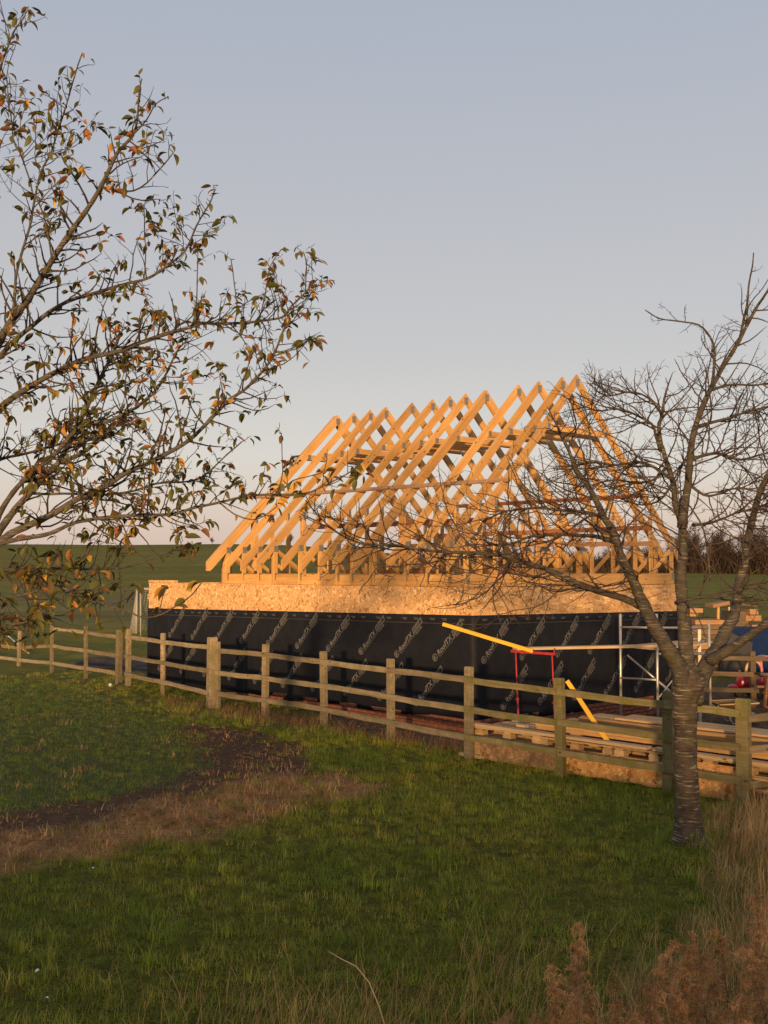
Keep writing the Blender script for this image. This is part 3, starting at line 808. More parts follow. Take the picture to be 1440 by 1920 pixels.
def rail(parent, p, q, hgt=0.088, th=0.038, mat_='fence', sag=0.0):
    d = q - p; L_ = d.length; mb_ = MB(); n = 8; vs = []; fs = []
    rnd = random.Random(int(p.x * 1000 + p.z * 77)); ph = rnd.uniform(0, 6)
    for i in range(n + 1):
        x = -L_ / 2 + L_ * i / n; dz = sag * math.sin(math.pi * i / n) + 0.003 * math.sin(ph + i * 1.3); dy = 0.006 * math.sin(ph * 2 + i * 0.8)
        hh = hgt / 2 + 0.003 * math.sin(ph + i * 2.1)
        vs += [(x, -th / 2 + dy, -hh + dz), (x, th / 2 + dy, -hh + dz), (x, th / 2 + dy, hh + dz), (x, -th / 2 + dy, hh + dz)]
    for i in range(n):
        for k in range(4): fs.append((i * 4 + k, i * 4 + (k + 1) % 4, i * 4 + 4 + (k + 1) % 4, i * 4 + 4 + k)[::-1])
    fs += [(0, 1, 2, 3), (n * 4 + 3, n * 4 + 2, n * 4 + 1, n * 4)]
    mb_.add(vs, fs)
    o = mb_.build('rail', M[mat_], parent)
    o.location = (p + q) / 2 - parent.location
    o.rotation_euler = Vector((d.x, d.y, d.z)).to_track_quat('X', 'Z').to_euler()
    return o
def fence(posts, label, rails=(0.865, 0.545, 0.24), mat_='fence', extend=None, first=True, skip=(), off=0.075, stagger=2):
    # posts: (px, top, bottom, width m, round)
    P = []
    for (px, t_, b_, wd, rd) in posts:
        g = gnd(px, b_); top = at(px, t_, g.y); P.append((g, top.z, wd, rd))
    root = empty('post_and_rail_fence', (P[0][0].x, P[0][0].y, 0)); tag(root, label, 'fence')
    n = len(P)
    for i, (g, h, wd, rd) in enumerate(P):
        d = (P[min(i + 1, n - 1)][0] - P[max(i - 1, 0)][0]); an = math.atan2(d.y, d.x)
        if i == 0 and not first: continue
        o = post_mesh(h - gz(g.x, g.y), wd, wd * 0.8, rd, i + int(g.x * 10)).build('post', M['fence_green' if posts[i][0] > 1000 else mat_], root, rd)
        o.location = Vector((g.x, g.y, gz(g.x, g.y))) - root.location; o.rotation_euler = (math.sin(i * 7.3 + g.x) * 0.018, math.sin(i * 3.1 + g.y * 2) * 0.016, an + math.sin(i * 5.7) * 0.06)
    for i in range(n - 1):
        (g0, h0, w0, _), (g1, h1, w1, _) = P[i], P[i + 1]
        d = (g1 - g0).normalized(); nrm = Vector((d.y, -d.x, 0))
        if nrm.y > 0: nrm = -nrm
        for k, fr in enumerate(rails):
            if (i, k) in skip: continue
            p = g0 + nrm * (off + w0 * 0) + Vector((0, 0, h0 * fr)); q = g1 + nrm * off + Vector((0, 0, h1 * fr))
            rail(root, p + d * 0.003, q - d * 0.003, mat_='fence_green' if posts[i][0] > 870 and posts[i][0] < 1390 else mat_, sag=-0.008 if (i + k) % 3 else 0.006)
    return root, P
fence([(-150, 1150, 1222, 0.10, 0), (-62, 1168, 1240, 0.10, 0), (35, 1183, 1251, 0.10, 0), (97, 1166, 1262, 0.10, 0), (161, 1173, 1273, 0.10, 0), (222, 1181, 1284, 0.15, 0)],
      'weathered post and rail fence beside the green field, ending at a thick gate post', off=0.0, skip=((1, 0), (2, 0)), rails=(0.87, 0.53, 0.2))
fence([(240, 1179, 1287, 0.13, 0), (306, 1187, 1303, 0.13, 1), (396, 1195, 1328, 0.20, 0)],
      'short fence bay with a round middle post between two pairs of thick posts', off=0.085, rails=(0.865, 0.53, 0.22))
fence([(409, 1203, 1330, 0.09, 0), (497, 1208, 1345, 0.12, 0), (608, 1221, 1362, 0.12, 0), (733, 1235, 1390, 0.12, 0), (879, 1250, 1423, 0.12, 0), (1052, 1271, 1453, 0.125, 0), (1254, 1295, 1485, 0.13, 0), (1396, 1310, 1510, 0.15, 0)],
      'long three rail timber fence running in front of the black wall and the timber stack')
fence([(1396, 1310, 1510, 0.15, 0), (1560, 1300, 1482, 0.12, 0), (1700, 1290, 1462, 0.12, 0)],
      'pale rails leaving the algae green corner post next to the cherry trunk', first=False, rails=(0.82, 0.53, 0.2))

# ------------------------------------------------------------------ timber stack on pallets behind the fence
FANG = math.atan2(fdir.y, fdir.x)
def fpt(a, b, z=0.0):
    # a = metres along the fence from the post at px 879, b = metres behind it
    p = FB + fdir * a + fnor * b; return Vector((p.x, p.y, z))
def make_pallet():
    root = empty('pallet', (0, 0, 0))
    mb_ = MB(); mb_.box((0, 0, 0), (1.2, 0.12, 0.022)); deck = mb_.me('deck_board', M['pallet'])
    mb_ = MB(); mb_.box((0, 0, 0), (0.145, 0.12, 0.08)); blk = mb_.me('block', M['pallet'])
    mb_ = MB(); mb_.box((0, 0, 0), (0.12, 1.0, 0.022)); cross = mb_.me('cross_board', M['pallet'])
    for y in (-0.44, 0, 0.44): link('base_board', deck, root, (0, y, 0.011))
    for y in (-0.44, 0, 0.44):
        for x in (-0.52, 0, 0.52): link('block', blk, root, (x, y, 0.063))
    for x in (-0.52, 0, 0.52): link('cross_board', cross, root, (x, 0, 0.115))
    for y in (-0.44, -0.22, 0, 0.22, 0.44): link('deck_board', deck, root, (0, y, 0.138))
    return root
pp = make_pallet(); first = True
for c_ in range(5):
    for lv in range(3):
        p = pp if first else copy_tree(pp); first = False
        a = 0.55 + c_ * 1.235
        q = fpt(a + random.uniform(-.02, .02) * lv, 0.66 + random.uniform(-.03, .02), 0.0)
        p.location = (q.x, q.y, gz(q.x, q.y) + 0.004 + lv * 0.1505)
        p.rotation_euler = (0, 0, FANG + random.uniform(-.015, .015))
        where = ['under the free end of the long pale board', 'beside the red trestle side of the timber', 'below the leaning yellow plank', 'behind the cherry trunk', 'behind the algae green corner post'][c_]
        tag(p, ['bottom', 'middle', 'top'][lv] + ' pallet of the stack ' + where, 'pallet', 'pallets under the timber')
# long board along the front of the pallets
def board_thing(name, p, q, wd, th, mat_, label, cat='board', up=(0, 0, 1)):
    p, q = Vector(p), Vector(q); d = q - p; L_ = d.length; rt = d.to_track_quat('X', 'Z')
    n = 6; vs = []; fs = []; rnd = random.Random(int(p.x * 991))
    for i in range(n + 1):
        x = -L_ / 2 + L_ * i / n; b_ = 0.004 * math.sin(i * 1.1 + rnd.random())
        e = 0.002
        vs += [(x, -wd / 2 + b_, -th / 2 + e), (x, wd / 2 + b_, -th / 2 + e), (x, wd / 2 + b_, th / 2 - e), (x, -wd / 2 + b_, th / 2 - e)]
    for i in range(n):
        for k in range(4): fs.append((i * 4 + k, i * 4 + (k + 1) % 4, i * 4 + 4 + (k + 1) % 4, i * 4 + 4 + k)[::-1])
    fs += [(0, 1, 2, 3), (n * 4 + 3, n * 4 + 2, n * 4 + 1, n * 4)]
    o = link(name, mesh(name, vs, fs, mat_), None, (p + q) / 2)
    x_ = d.normalized(); y_ = Vector(up).cross(x_).normalized(); z_ = x_.cross(y_)
    o.rotation_euler = Matrix((x_, y_, z_)).transposed().to_euler()
    return tag(o, label, cat)
board_thing('timber_board', fpt(-0.08, 0.22, 0.478), fpt(2.9, 0.20, 0.478), 0.14, 0.042, M['board_pale'], 'long pale board lying along the front edge of the pallet stacks')
board_thing('timber_board', fpt(2.98, 0.22, 0.478), fpt(5.9, 0.20, 0.478), 0.14, 0.042, M['board_pale'], 'second long pale board continuing the pallet edge past the cherry trunk')
def timber_pack(a0, a1, b0, b1, z0, lay, wd, th, label, mat_='stack_timber', jit=0.06):
    e = empty('timber_pack', fpt((a0 + a1) / 2, (b0 + b1) / 2, z0), FANG)
    L_ = a1 - a0; n = int((b1 - b0) / wd)
    mb_ = MB(); mb_.box((0, 0, 0), (L_, wd - 0.004, th - 0.002), None, 0.003); me_ = mb_.me('timber', M[mat_])
    for l in range(lay):
        for k in range(n):
            link('timber', me_, e, (random.uniform(-jit, jit), -(b1 - b0) / 2 + (k + 0.5) * wd + random.uniform(-.004, .004), th / 2 + 0.002 + l * th))
    tag(e, label, 'timber'); return e
timber_pack(1.02, 5.7, 0.34, 1.22, 0.502, 2, 0.098, 0.047, 'lower layers of sawn boards stacked on the pallets behind the fence')
timber_pack(1.5, 5.9, 0.62, 1.24, 0.602, 2, 0.098, 0.047, 'upper pack of sawn boards set back on top of the board stack')
timber_pack(2.1, 6.2, 0.72, 1.2, 0.702, 1, 0.12, 0.03, 'thin top boards lying loose on the upper pack of sawn timber', jit=0.15)
# a bearer under the pack and short offcuts on the pallets
for k, (a, b) in enumerate(((0.62, 0.36), (1.62, 0.30))):
    mb_ = MB(); mb_.box((0, 0, 0), (0.16, 0.09, 0.06), None, 0.003)
    o = link('timber_offcut', mb_.me('timber_offcut', M['board_pale']), None, fpt(a, b + 0.12, 0.487), (0, 0, FANG))
    tag(o, ['small pale offcut block on the pallet where the timber pack begins', 'small pale offcut block wedged against the long board near the yellow plank'][k], 'offcut')
# sheets leaning on the pallets
def lean_sheet(a0, a1, z1, b_top, b_bot, mat_, label, irregular=0.0, z0=0.0):
    n = 12; vs = []; fs = []
    for i in range(n + 1):
        t = i / n; a = lerp(a0, a1, t)
        zb = z0 + irregular * (0.5 + 0.5 * math.sin(i * 1.7)) * (0.4 + abs(t - 0.5))
        for zz, bb in ((zb, b_bot), (z1, b_top)):
            for o_ in (0.0, 0.015): vs.append(fpt(a, bb + o_, gz(*fpt(a, bb)[:2]) * 0 + zz))
    for i in range(n):
        q = i * 4; r_ = q + 4
        fs += [(q, r_, r_ + 2, q + 2), (q + 1, q + 3, r_ + 3, r_ + 1), (q + 2, r_ + 2, r_ + 3, q + 3), (q, q + 1, r_ + 1, r_)]
    fs += [(0, 2, 3, 1), (n * 4, n * 4 + 1, n * 4 + 3, n * 4 + 2)]
    c0 = fpt((a0 + a1) / 2, b_bot, 0)
    o = link('board_sheet', mesh('board_sheet', [v - c0 for v in vs], fs, mat_), None, c0)
    return tag(o, label, 'board')
lean_sheet(1.62, 3.22, 0.33, 0.155, 0.10, M['osb_old'], 'flaked wood sheet with ragged foot leaning on the pallets by the yellow plank', 0.05, 0.0)
lean_sheet(3.42, 4.16, 0.40, 0.155, 0.10, M['osb_old'], 'flaked wood offcut leaning on the pallets just right of the cherry trunk', 0.0, -0.01)
lean_sheet(0.12, 1.5, 0.25, 0.155, 0.10, M['osb_mud'], 'mud splashed grey sheet leaning on the first pallet stack', 0.03, 0.0)
mb_ = MB(); mb_.box((0, 0, 0), (0.5, 0.09, 0.045), None, 0.003)
tag(link('timber_offcut', mb_.me('timber_offcut', M['board_pale']), None, fpt(-0.02, 0.12, 0.03), (0, 0, FANG)), 'short pale offcut on the grass at the end of the pallet stack', 'offcut')
# yellow planks
tp = at(1157, 1413, fpt(2.02, 0.17).y); 
foot = fpt(2.06, 0.02, 0.0); foot = at(1156, 1414, foot.y)
head = at(1063, 1277, fpt(1.42, 0.0).y + 0.10)
board_thing('yellow_plank', head, foot, 0.06, 0.025, M['yellow'], 'yellow plank leaning on the back of the fence beside the timber stack', 'plank', up=(-0.3, -1, 0.2))

# ------------------------------------------------------------------ red trestle and scaffold boards before the gable
def loc(px, py, Y): return at(px, py, Y)
TZ = -0.2
tl = gnd(971, 1372, TZ); tr_ = gnd(1039, 1384, TZ)
tl.y, tr_.y = 17.75, 17.15
tl = Vector(((971 - 720) / F * tl.y, tl.y, gz((971 - 720) / F * tl.y, tl.y))); tr_ = Vector(((1039 - 720) / F * tr_.y, tr_.y, gz((1039 - 720) / F * tr_.y, tr_.y)))
tre = empty('trestle', (tl + tr_) / 2)
ttop = at(966, 1221, 17.75).z
def rel(v, o): return Vector(v) - o.location
L0, L1 = rel(tl, tre), rel(tr_, tre)
topL = Vector((L0.x - 0.05, L0.y, ttop - tre.location.z)); topR = Vector((L1.x - 0.05, L1.y, ttop - tre.location.z))
dl = (L1 - L0).normalized(); pn = Vector((-dl.y, dl.x, 0))
for b_, t_ in ((L0, topL), (L1, topR)):
    mb_ = MB(); mb_.tube([b_ + Vector((0, 0, 0.04)), b_ * 0.5 + t_ * 0.5], 0.017, 8); mb_.tube([b_ * 0.55 + t_ * 0.45, t_], 0.012, 8)
    mb_.tube([b_ * 0.52 + t_ * 0.48 - pn * 0.05, b_ * 0.52 + t_ * 0.48 + pn * 0.05], 0.007, 6)
    mb_.build('upright', M['red_steel'], tre, True)
    for s in (-1, 1):
        mb_ = MB(); mb_.tube([b_ + Vector((0, 0, 0.24)), b_ + pn * s * 0.34 + Vector((0, 0, 0.012))], 0.013, 6); mb_.build('leg', M['red_steel'], tre, True)
mb_ = MB(); mb_.bar(topL - dl * 0.09 + Vector((0, 0, 0.0)), topR + dl * 0.05, 0.045, 0.038); mb_.build('head_beam', M['red_steel'], tre)
mb_ = MB(); mb_.tube([L0 + Vector((0, 0, 0.13)), L1 + Vector((0, 0, 0.13))], 0.012, 6); mb_.build('tie_bar', M['red_steel'], tre, True)
mb_ = MB(); mb_.tube([topR + dl * 0.045 + Vector((0, 0, -0.02)), topR + dl * 0.045 + Vector((0, 0, 0.1))], 0.009, 6); mb_.build('end_stop', M['red_steel'], tre, True)
tag(tre, 'red steel builders trestle standing in front of the gable wall', 'trestle')
# scaffold board from the trestle to the tower
TWY = 18.6
bp = at(966, 1212, 17.62); bq = at(1236, 1213, 18.35)
bp.z = bq.z = ttop + 0.028 + 0.024
board_thing('scaffold_board', bp, bq, 0.22, 0.045, M['board_pale'], 'pale scaffold board spanning from the red trestle to the metal tower')
pk0 = at(830, 1170, 17.70); pk1 = at(999, 1221, 17.36)
board_thing('yellow_plank', pk0, pk1, 0.03, 0.062, M['yellow'], 'yellow plank tipped up from the red trestle across the black corner', 'plank', up=(0.1, -0.3, 1))

# ------------------------------------------------------------------ alloy scaffold tower
tw = empty('scaffold_tower', Vector((at(1200, 1300, TWY).x, TWY, -0.2)))
def tp_(px, py, Y): return at(px, py, Y) - tw.location
def up_(px0, y0, px1, y1, Y, name='upright', r=0.024):
    mb_ = MB(); a = tp_(px0, y0, Y); b = tp_(px1, y1, Y); b.z = gz(*(b + tw.location)[:2]) - tw.location.z
    mb_.tube([a, b], r, 10); mb_.build(name, M['metal'], tw, True)
    mb_ = MB(); mb_.lathe([(0.045, 0), (0.045, 0.012), (0.02, 0.02)], 10, (b.x, b.y, b.z)); mb_.build('foot_plate', M['metal'], tw)
YA, YB, YC, YD = 19.1, 18.35, 20.7, 19.8
up_(1163, 1151, 1164, 1347, YA); up_(1231, 1151, 1234, 1360, YB)
up_(1283, 1182, 1284, 1330, YC); up_(1329, 1166, 1333, 1342, YD)
def bar_(p, q, name, r=0.019, m_='metal'):
    mb_ = MB(); mb_.tube([p, q], r, 8); mb_.build(name, M[m_], tw, True)
for (ya, yb, n_) in ((1176, 1177, 'rung'), (1271, 1275, 'rung')):
    bar_(tp_(1163, ya, YA), tp_(1232, yb, YB), n_)
for (ya, yb) in ((1177, 1177), (1225, 1224), (1326, 1330)):
    bar_(tp_(1283, ya, YC), tp_(1330, yb, YD), 'rung')
bar_(tp_(1232, 1177, YB), tp_(1329, 1177, YD), 'side_rail'); bar_(tp_(1163, 1176, YA), tp_(1283, 1178, YC), 'side_rail')
bar_(tp_(1232, 1226, YB), tp_(1330, 1226, YD), 'side_rail')
bar_(tp_(1176, 1228, YA - 0.05), tp_(1258, 1298, YB + 0.4), 'brace', 0.02)
bar_(tp_(1218, 1330, YB + 0.02), tp_(1320, 1200, YD), 'brace', 0.012)
bar_(tp_(1296, 1181, YC - 0.05), tp_(1340, 1208, YD), 'brace', 0.010)
# the ladder frame standing inside it
for px in (1285, 1311):
    mb_ = MB(); a = tp_(px, 1180, 20.2); b = tp_(px + 1, 1320, 20.2); b.z = gz(*(b + tw.location)[:2]) - tw.location.z
    mb_.bar(a, b, 0.06, 0.03, (0, 1, 0)); mb_.build('ladder_stile', M['metal'], tw)
for py in (1198, 1221, 1245, 1268, 1291):
    bar_(tp_(1285, py, 20.2), tp_(1311, py, 20.2), 'ladder_rung', 0.013)
# platform
q = [tp_(1166, 1222, YA), tp_(1233, 1222, YB), tp_(1329, 1222, YD), tp_(1283, 1222, YC)]
zz = ttop - 0.03 - tw.location.z
q = [Vector((v.x, v.y, zz)) for v in q]
for k in range(3):
    t0, t1 = k / 3 + 0.02, (k + 1) / 3 - 0.02
    mb_ = MB(); a, b, c2, d2 = q[0].lerp(q[1], t0), q[0].lerp(q[1], t1), q[3].lerp(q[2], t1), q[3].lerp(q[2], t0)
    up3 = Vector((0, 0, 0.03)); mb_.add([a, b, c2, d2, a + up3, b + up3, c2 + up3, d2 + up3], [(3, 2, 1, 0), (4, 5, 6, 7), (0, 1, 5, 4), (1, 2, 6, 5), (2, 3, 7, 6), (3, 0, 4, 7)])
    mb_.build('deck_plank', M['board_pale'], tw)
tag(tw, 'silver alloy scaffold tower against the right part of the gable wall', 'scaffold')

# ------------------------------------------------------------------ yard beyond the gable
def gl(px, Y): return Vector(((px - 720) / F * Y, Y, gz((px - 720) / F * Y, Y)))
# wheelbarrow, side-on with its wheel to the right
wb = empty('wheelbarrow', gl(1378, 20.6)); Sx = 20.6 / F
def wp(px, py, dy=0.0): 
    v = at(px, py, 20.6); return Vector((v.x, v.y + dy, v.z)) - wb.location
vs = []; fs = []
for (px, py, hw) in ((1341, 1289, 0.30), (1412, 1286, 0.30), (1398, 1307, 0.20), (1361, 1307, 0.20)):
    for s in (-1, 1): vs.append(wp(px, py, s * hw))
fs = [(0, 1, 7, 6), (2, 4, 5, 3), (6, 7, 5, 4), (0, 6, 4, 2), (1, 3, 5, 7)]
o = link('tray', mesh('tray', vs, fs, M['mud']), wb); o.modifiers.new('s', 'SOLIDIFY').thickness = 0.008
mb_ = MB(); rim = [wp(1341, 1289, -.31), wp(1412, 1286, -.31), wp(1412, 1286, .31), wp(1341, 1289, .31), wp(1341, 1289, -.31)]
mb_.tube(rim, 0.014, 6); mb_.build('rim', M['board_pale'], wb)
for s in (-1, 1):
    mb_ = MB(); mb_.tube([wp(1337, 1291, s * .27), wp(1356, 1306, s * .22), wp(1385, 1308, s * .16), wp(1400, 1308, s * .08), wp(1422, 1312, s * .05)], 0.014, 6); mb_.build('handle', M['metal'], wb, True)
    mb_ = MB(); mb_.tube([wp(1360, 1307, s * .2), wp(1363, 1320, s * .2), wp(1368, 1326, s * .2), wp(1374, 1325, s * .2), wp(1378, 1318, s * .2), wp(1381, 1309, s * .2)], 0.012, 6); mb_.build('leg', M['metal'], wb, True)
Mw = Matrix.Rotation(math.pi / 2, 3, 'X')
mb_ = MB(); mb_.lathe([(0.09, -0.03), (0.15, -0.045), (0.165, -0.02), (0.165, 0.02), (0.15, 0.045), (0.09, 0.03)], 20, wp(1409, 1313), Mw); tyre = mb_.build('tyre', M['mud'], wb, True)
mb_ = MB(); mb_.lathe([(0.02, -0.05), (0.09, -0.028), (0.09, 0.028), (0.02, 0.05)], 14, wp(1409, 1313), Mw); mb_.build('wheel_hub', M['metal'], wb, True)
bottom = min((wb.location + Vector(v)).z for v in [wp(1409, 1313) - Vector((0, 0, 0.165)), wp(1368, 1326) - Vector((0, 0, 0.012))])
wb.location.z += gz(wb.location.x, wb.location.y) - bottom
tag(wb, 'mud caked builders wheelbarrow standing behind the algae green corner post', 'wheelbarrow')
# old dark fence
def plain_fence(pts, h, label, mat_, rails=(0.86, 0.55, 0.24)):
    root = empty('post_and_rail_fence', pts[0]); tag(root, label, 'fence')
    for i, p in enumerate(pts):
        o = post_mesh(h, 0.12, 0.1, False, i).build('post', M[mat_], root); o.location = p - root.location
    for a, b in zip(pts[:-1], pts[1:]):
        for fr in rails: rail(root, a + Vector((0, -0.07, h * fr)), b + Vector((0, -0.07, h * fr)), 0.1, 0.04, mat_)
    return root
plain_fence([gl(1308, 24.2), gl(1407, 23.8), gl(1530, 23.4), gl(1650, 23.0)], 1.15, 'old dark brown fence in front of the toys and the blue skip', 'fence_old')
# skip
sk = empty('skip', gl(1440, 29.0))
sy = 29.0
def sp_(px, z, dy=0): return Vector(((px - 720) / F * sy, sy + dy, 0)) - Vector((sk.location.x, sk.location.y, 0)) + Vector((0, 0, z))
prof = [(1345, 1.28), (1372, 0.12), (1560, 0.12), (1600, 1.28)]
vs = [sp_(px, z, d) for d in (-0.2, 1.5) for px, z in prof]
o = link('body', mesh('body', vs, [(0, 1, 2, 3), (7, 6, 5, 4), (1, 5, 6, 2), (2, 6, 7, 3)], M['blue']), sk); o.modifiers.new('s', 'SOLIDIFY').thickness = 0.02
o = link('end_panel', mesh('end_panel', [sp_(1345, 1.28, -0.2), sp_(1372, 0.12, -0.2), sp_(1372, 0.12, 1.5), sp_(1345, 1.28, 1.5)], [(0, 1, 2, 3)], M['dark_steel']), sk); o.modifiers.new('s', 'SOLIDIFY').thickness = 0.02
mb_ = MB(); mb_.bar(sp_(1343, 1.29, -0.22), sp_(1602, 1.29, -0.22), 0.07, 0.07); mb_.build('rim', M['blue'], sk)
for px in (1400, 1450, 1505, 1555):
    mb_ = MB(); mb_.bar(sp_(px, 0.14, -0.24), sp_(px, 1.25, -0.24), 0.06, 0.05, (0, 1, 0)); mb_.build('rib', M['blue'], sk)
mb_ = MB(); mb_.box(sp_(1466, 0.06, 0.65), (2.5, 1.5, 0.12)); mb_.build('skid', M['dark_steel'], sk)
mb_ = MB(); mb_.add([sp_(1350, 1.22, -0.12), sp_(1596, 1.22, -0.12), sp_(1596, 1.22, 1.45), sp_(1350, 1.22, 1.45)], [(0, 1, 2, 3)]); mb_.build('rubble_fill', M['mud'], sk)
mb_ = MB()
mb_.add([sp_(1335, 0.02, -0.35), sp_(1395, 0.02, -0.35), sp_(1400, 0.9, -0.30), sp_(1352, 1.22, -0.30)], [(0, 1, 2, 3)])
o = mb_.build('cover_sheet', M['dark_steel'], sk); o.modifiers.new('s', 'SOLIDIFY').thickness = 0.006
tag(sk, 'blue steel skip with a dark sheet over its sloping end', 'skip')
# timbers heaped on the skip
def heap(px, py, wd, hg, dp, rz_, k, mat_, rx=0.0):
    p = at(px, py, 29.6); mb_ = MB(); mb_.box((0, 0, 0), (wd, dp, hg), None, 0.005)
    o = link('timber_offcut', mb_.me('timber_offcut', M[mat_]), None, p, (0, rx, rz_)); 
    o['label'] = k; o['category'] = 'offcut'
for i, (px, py, wd, hg, dp, rz_, m_, rx, lab) in enumerate((
    (1405, 1175, 0.26, 0.15, 0.9, 0.1, 'pine_old', 0, 'bottom square timber end resting on the skip rim'),
    (1404, 1158, 0.42, 0.16, 0.9, -0.05, 'pine_old', 0, 'thick middle timber end sticking out of the heap on the skip'),
    (1401, 1146, 0.24, 0.15, 0.9, 0.08, 'pine_old', 0, 'upper timber end in the heap on the skip'),
    (1378, 1162, 0.5, 0.5, 0.8, 0.0, 'fence_old', 0, 'dark weathered crate in the middle of the heap on the skip'),
    (1346, 1153, 0.06, 0.62, 0.1, 0.0, 'pine', 0.04, 'bright upright stake at the side of the heap on the skip'),
    (1367, 1148, 0.04, 0.3, 0.08, 0.0, 'board_pale', -0.05, 'short pale upright stick standing in the heap on the skip'),
    (1345, 1133, 0.5, 0.1, 0.5, 0.15, 'pine_old', -0.18, 'slanting brown plank on top of the heap on the skip'),
    (1394, 1134, 0.62, 0.05, 0.7, -0.1, 'fence_old', 0.15, 'thin grey plank lying across the top of the heap on the skip'),
    (1299, 1144, 0.36, 0.12, 0.7, 0.0, 'pine_old', 0, 'brown timber end by the gable corner, beyond the skip heap'),
    (1294, 1152, 0.22, 0.08, 0.7, 0.0, 'pine_old', 0, 'small lower timber end by the gable corner'),
    (1384, 1178, 0.8, 0.16, 0.9, 0.0, 'fence_old', 0, 'long dark baulk under the heap on the skip'))):
    heap(px, py, wd, hg, dp, rz_, lab, m_, rx)
# low stack carrying the timber ends by the gable corner
ts = empty('timber_rack', gl(1318, 29.4)); 
for k in range(11):
    mb_ = MB(); mb_.box((0, 0, 0), (1.05 - 0.25 * (k > 8), 0.9, 0.125), None, 0.006)
    link('baulk', mb_.me('baulk', M['fence_old'] if k % 5 else M['pine_old']), ts, (random.uniform(-.06, .06), 0, 0.066 + k * 0.134))
tag(ts, 'dark stack of old baulks between the gable corner and the skip', 'timber')
# toys
def toy(name, px, py, Y, label, cat='toy'):
    e = empty(name, gl(px, Y)); tag(e, label, cat); return e
def blob(parent, name, c, r, mat_, n=14):
    mb_ = MB(); c = Vector(c); prof = [(max(0.004, math.cos(t) ** 0.8) if abs(t) < 1.56 else 0.004, math.sin(t)) for t in np.linspace(-1.57, 1.57, 9)]
    mb_.lathe([(a, b) for a, b in prof], n); mb_.v = [(c.x + v[0] * r[0], c.y + v[1] * r[1], c.z + v[2] * r[2]) for v in mb_.v]
    return mb_.build(name, mat_, parent, True)
t1 = toy('ride_on_toy', 1391, 1280, 24.9, 'red ladybird like ride on toy with white eyes behind the old fence')
blob(t1, 'body', (0, 0, 0.32), (0.20, 0.22, 0.22), M['toy_red']); 
for s in (-1, 1): blob(t1, 'eye', (s * 0.11 + 0.0, -0.2, 0.36), (0.035, 0.02, 0.04), M['white'], 10)
blob(t1, 'shell', (-0.22, 0.05, 0.22), (0.16, 0.2, 0.08), M['toy_red'])
for x in (-0.16, 0.16):
    for y in (-0.12, 0.12):
        mb_ = MB(); mb_.lathe([(0.03, -0.03), (0.09, -0.03), (0.09, 0.03), (0.03, 0.03)], 12, (x, y, 0.09), Mw); mb_.build('wheel', M['black'], t1)
mb_ = MB(); mb_.tube([(-0.12, 0, 0.5), (-0.11, 0, 0.62)], 0.03, 8); mb_.build('handle', M['terracotta'], t1)
t2 = toy('ride_on_car', 1434, 1285, 24.6, 'red toy car with a pink canopy roof on slim posts')
blob(t2, 'body', (0, 0, 0.34), (0.26, 0.42, 0.26), M['toy_red']); 
mb_ = MB(); pr = []
for i in range(9):
    a = math.pi * (0.1 + 0.8 * i / 8); pr.append((0.24 * math.cos(a), 0.80 + 0.16 * math.sin(a)))
vs = [(x, y, z) for y in (-0.25, 0.3) for x, z in pr] ; n = len(pr)
mb_.add(vs, [(i, i + 1, n + i + 1, n + i) for i in range(n - 1)]); o = mb_.build('roof', M['toy_pink'], t2, True); o.modifiers.new('s', 'SOLIDIFY').thickness = 0.03
for x in (-0.21, 0.21):
    for y in (-0.22, 0.27):
        mb_ = MB(); mb_.tube([(x, y, 0.42), (x * 1.02, y, 0.86)], 0.025, 8); mb_.build('roof_post', M['toy_pink'], t2)
for x in (-0.22, 0.22):
    for y in (-0.26, 0.26):
        mb_ = MB(); mb_.lathe([(0.03, -0.03), (0.11, -0.03), (0.11, 0.03), (0.03, 0.03)], 12, (x, y, 0.11), Mw); mb_.build('wheel', M['black'], t2)
blob(t2, 'lamp', (-0.06, -0.40, 0.46), (0.035, 0.02, 0.035), M['white'], 10)
t3 = toy('toy_arch', 1409, 1262, 25.6, 'cream yellow toy arch standing behind the red toys')
mb_ = MB(); arc = [Vector((-0.19, 0, 0))] + [Vector((0.19 * math.cos(a), 0, 0.55 + 0.24 * math.sin(a))) for a in np.linspace(math.pi, 0, 12)] + [Vector((0.19, 0, 0))]
mb_.tube(arc, 0.035, 8); mb_.build('hoop', M['toy_yellow'], t3, True)
mb_ = MB(); mb_.tube([(-0.19, 0.02, 0.3), (0.19, 0.02, 0.3)], 0.025, 8); mb_.build('cross_bar', M['toy_yellow'], t3, True)
# picnic bench at the right edge
pb = empty('picnic_bench', gl(1496, 22.6)); tag(pb, 'brown timber picnic bench near the terracotta pot', 'bench')
for k in range(5):
    mb_ = MB(); mb_.box((0, (k - 2) * 0.14, 0.73), (1.5, 0.125, 0.04), None, 0.003); mb_.build('table_board', M['pine_old'], pb)
for s in (-1, 1):
    mb_ = MB(); mb_.box((0, s * 0.62, 0.43), (1.5, 0.2, 0.04), None, 0.003); mb_.build('seat', M['pine_old'], pb)
    mb_ = MB(); mb_.box((s * 0.55, 0, 0.38), (0.04, 1.4, 0.08), None, 0.003); mb_.build('cross_bar', M['pine_old'], pb)
    for t_ in (-1, 1):
        mb_ = MB(); mb_.bar((s * 0.595, t_ * 0.55, 0.0), (s * 0.595, t_ * 0.28, 0.71), 0.05, 0.09, (0, 1, 0)); mb_.build('leg', M['pine_old'], pb)
po = MB(); po.lathe([(0.10, 0), (0.145, 0.24), (0.165, 0.245), (0.165, 0.30), (0.15, 0.30), (0.13, 0.26)], 18)
po = po.build('flower_pot', M['terracotta'], None, False, gl(1443, 20.9)); tag(po, 'terracotta flower pot on the ground at the picnic bench', 'pot')

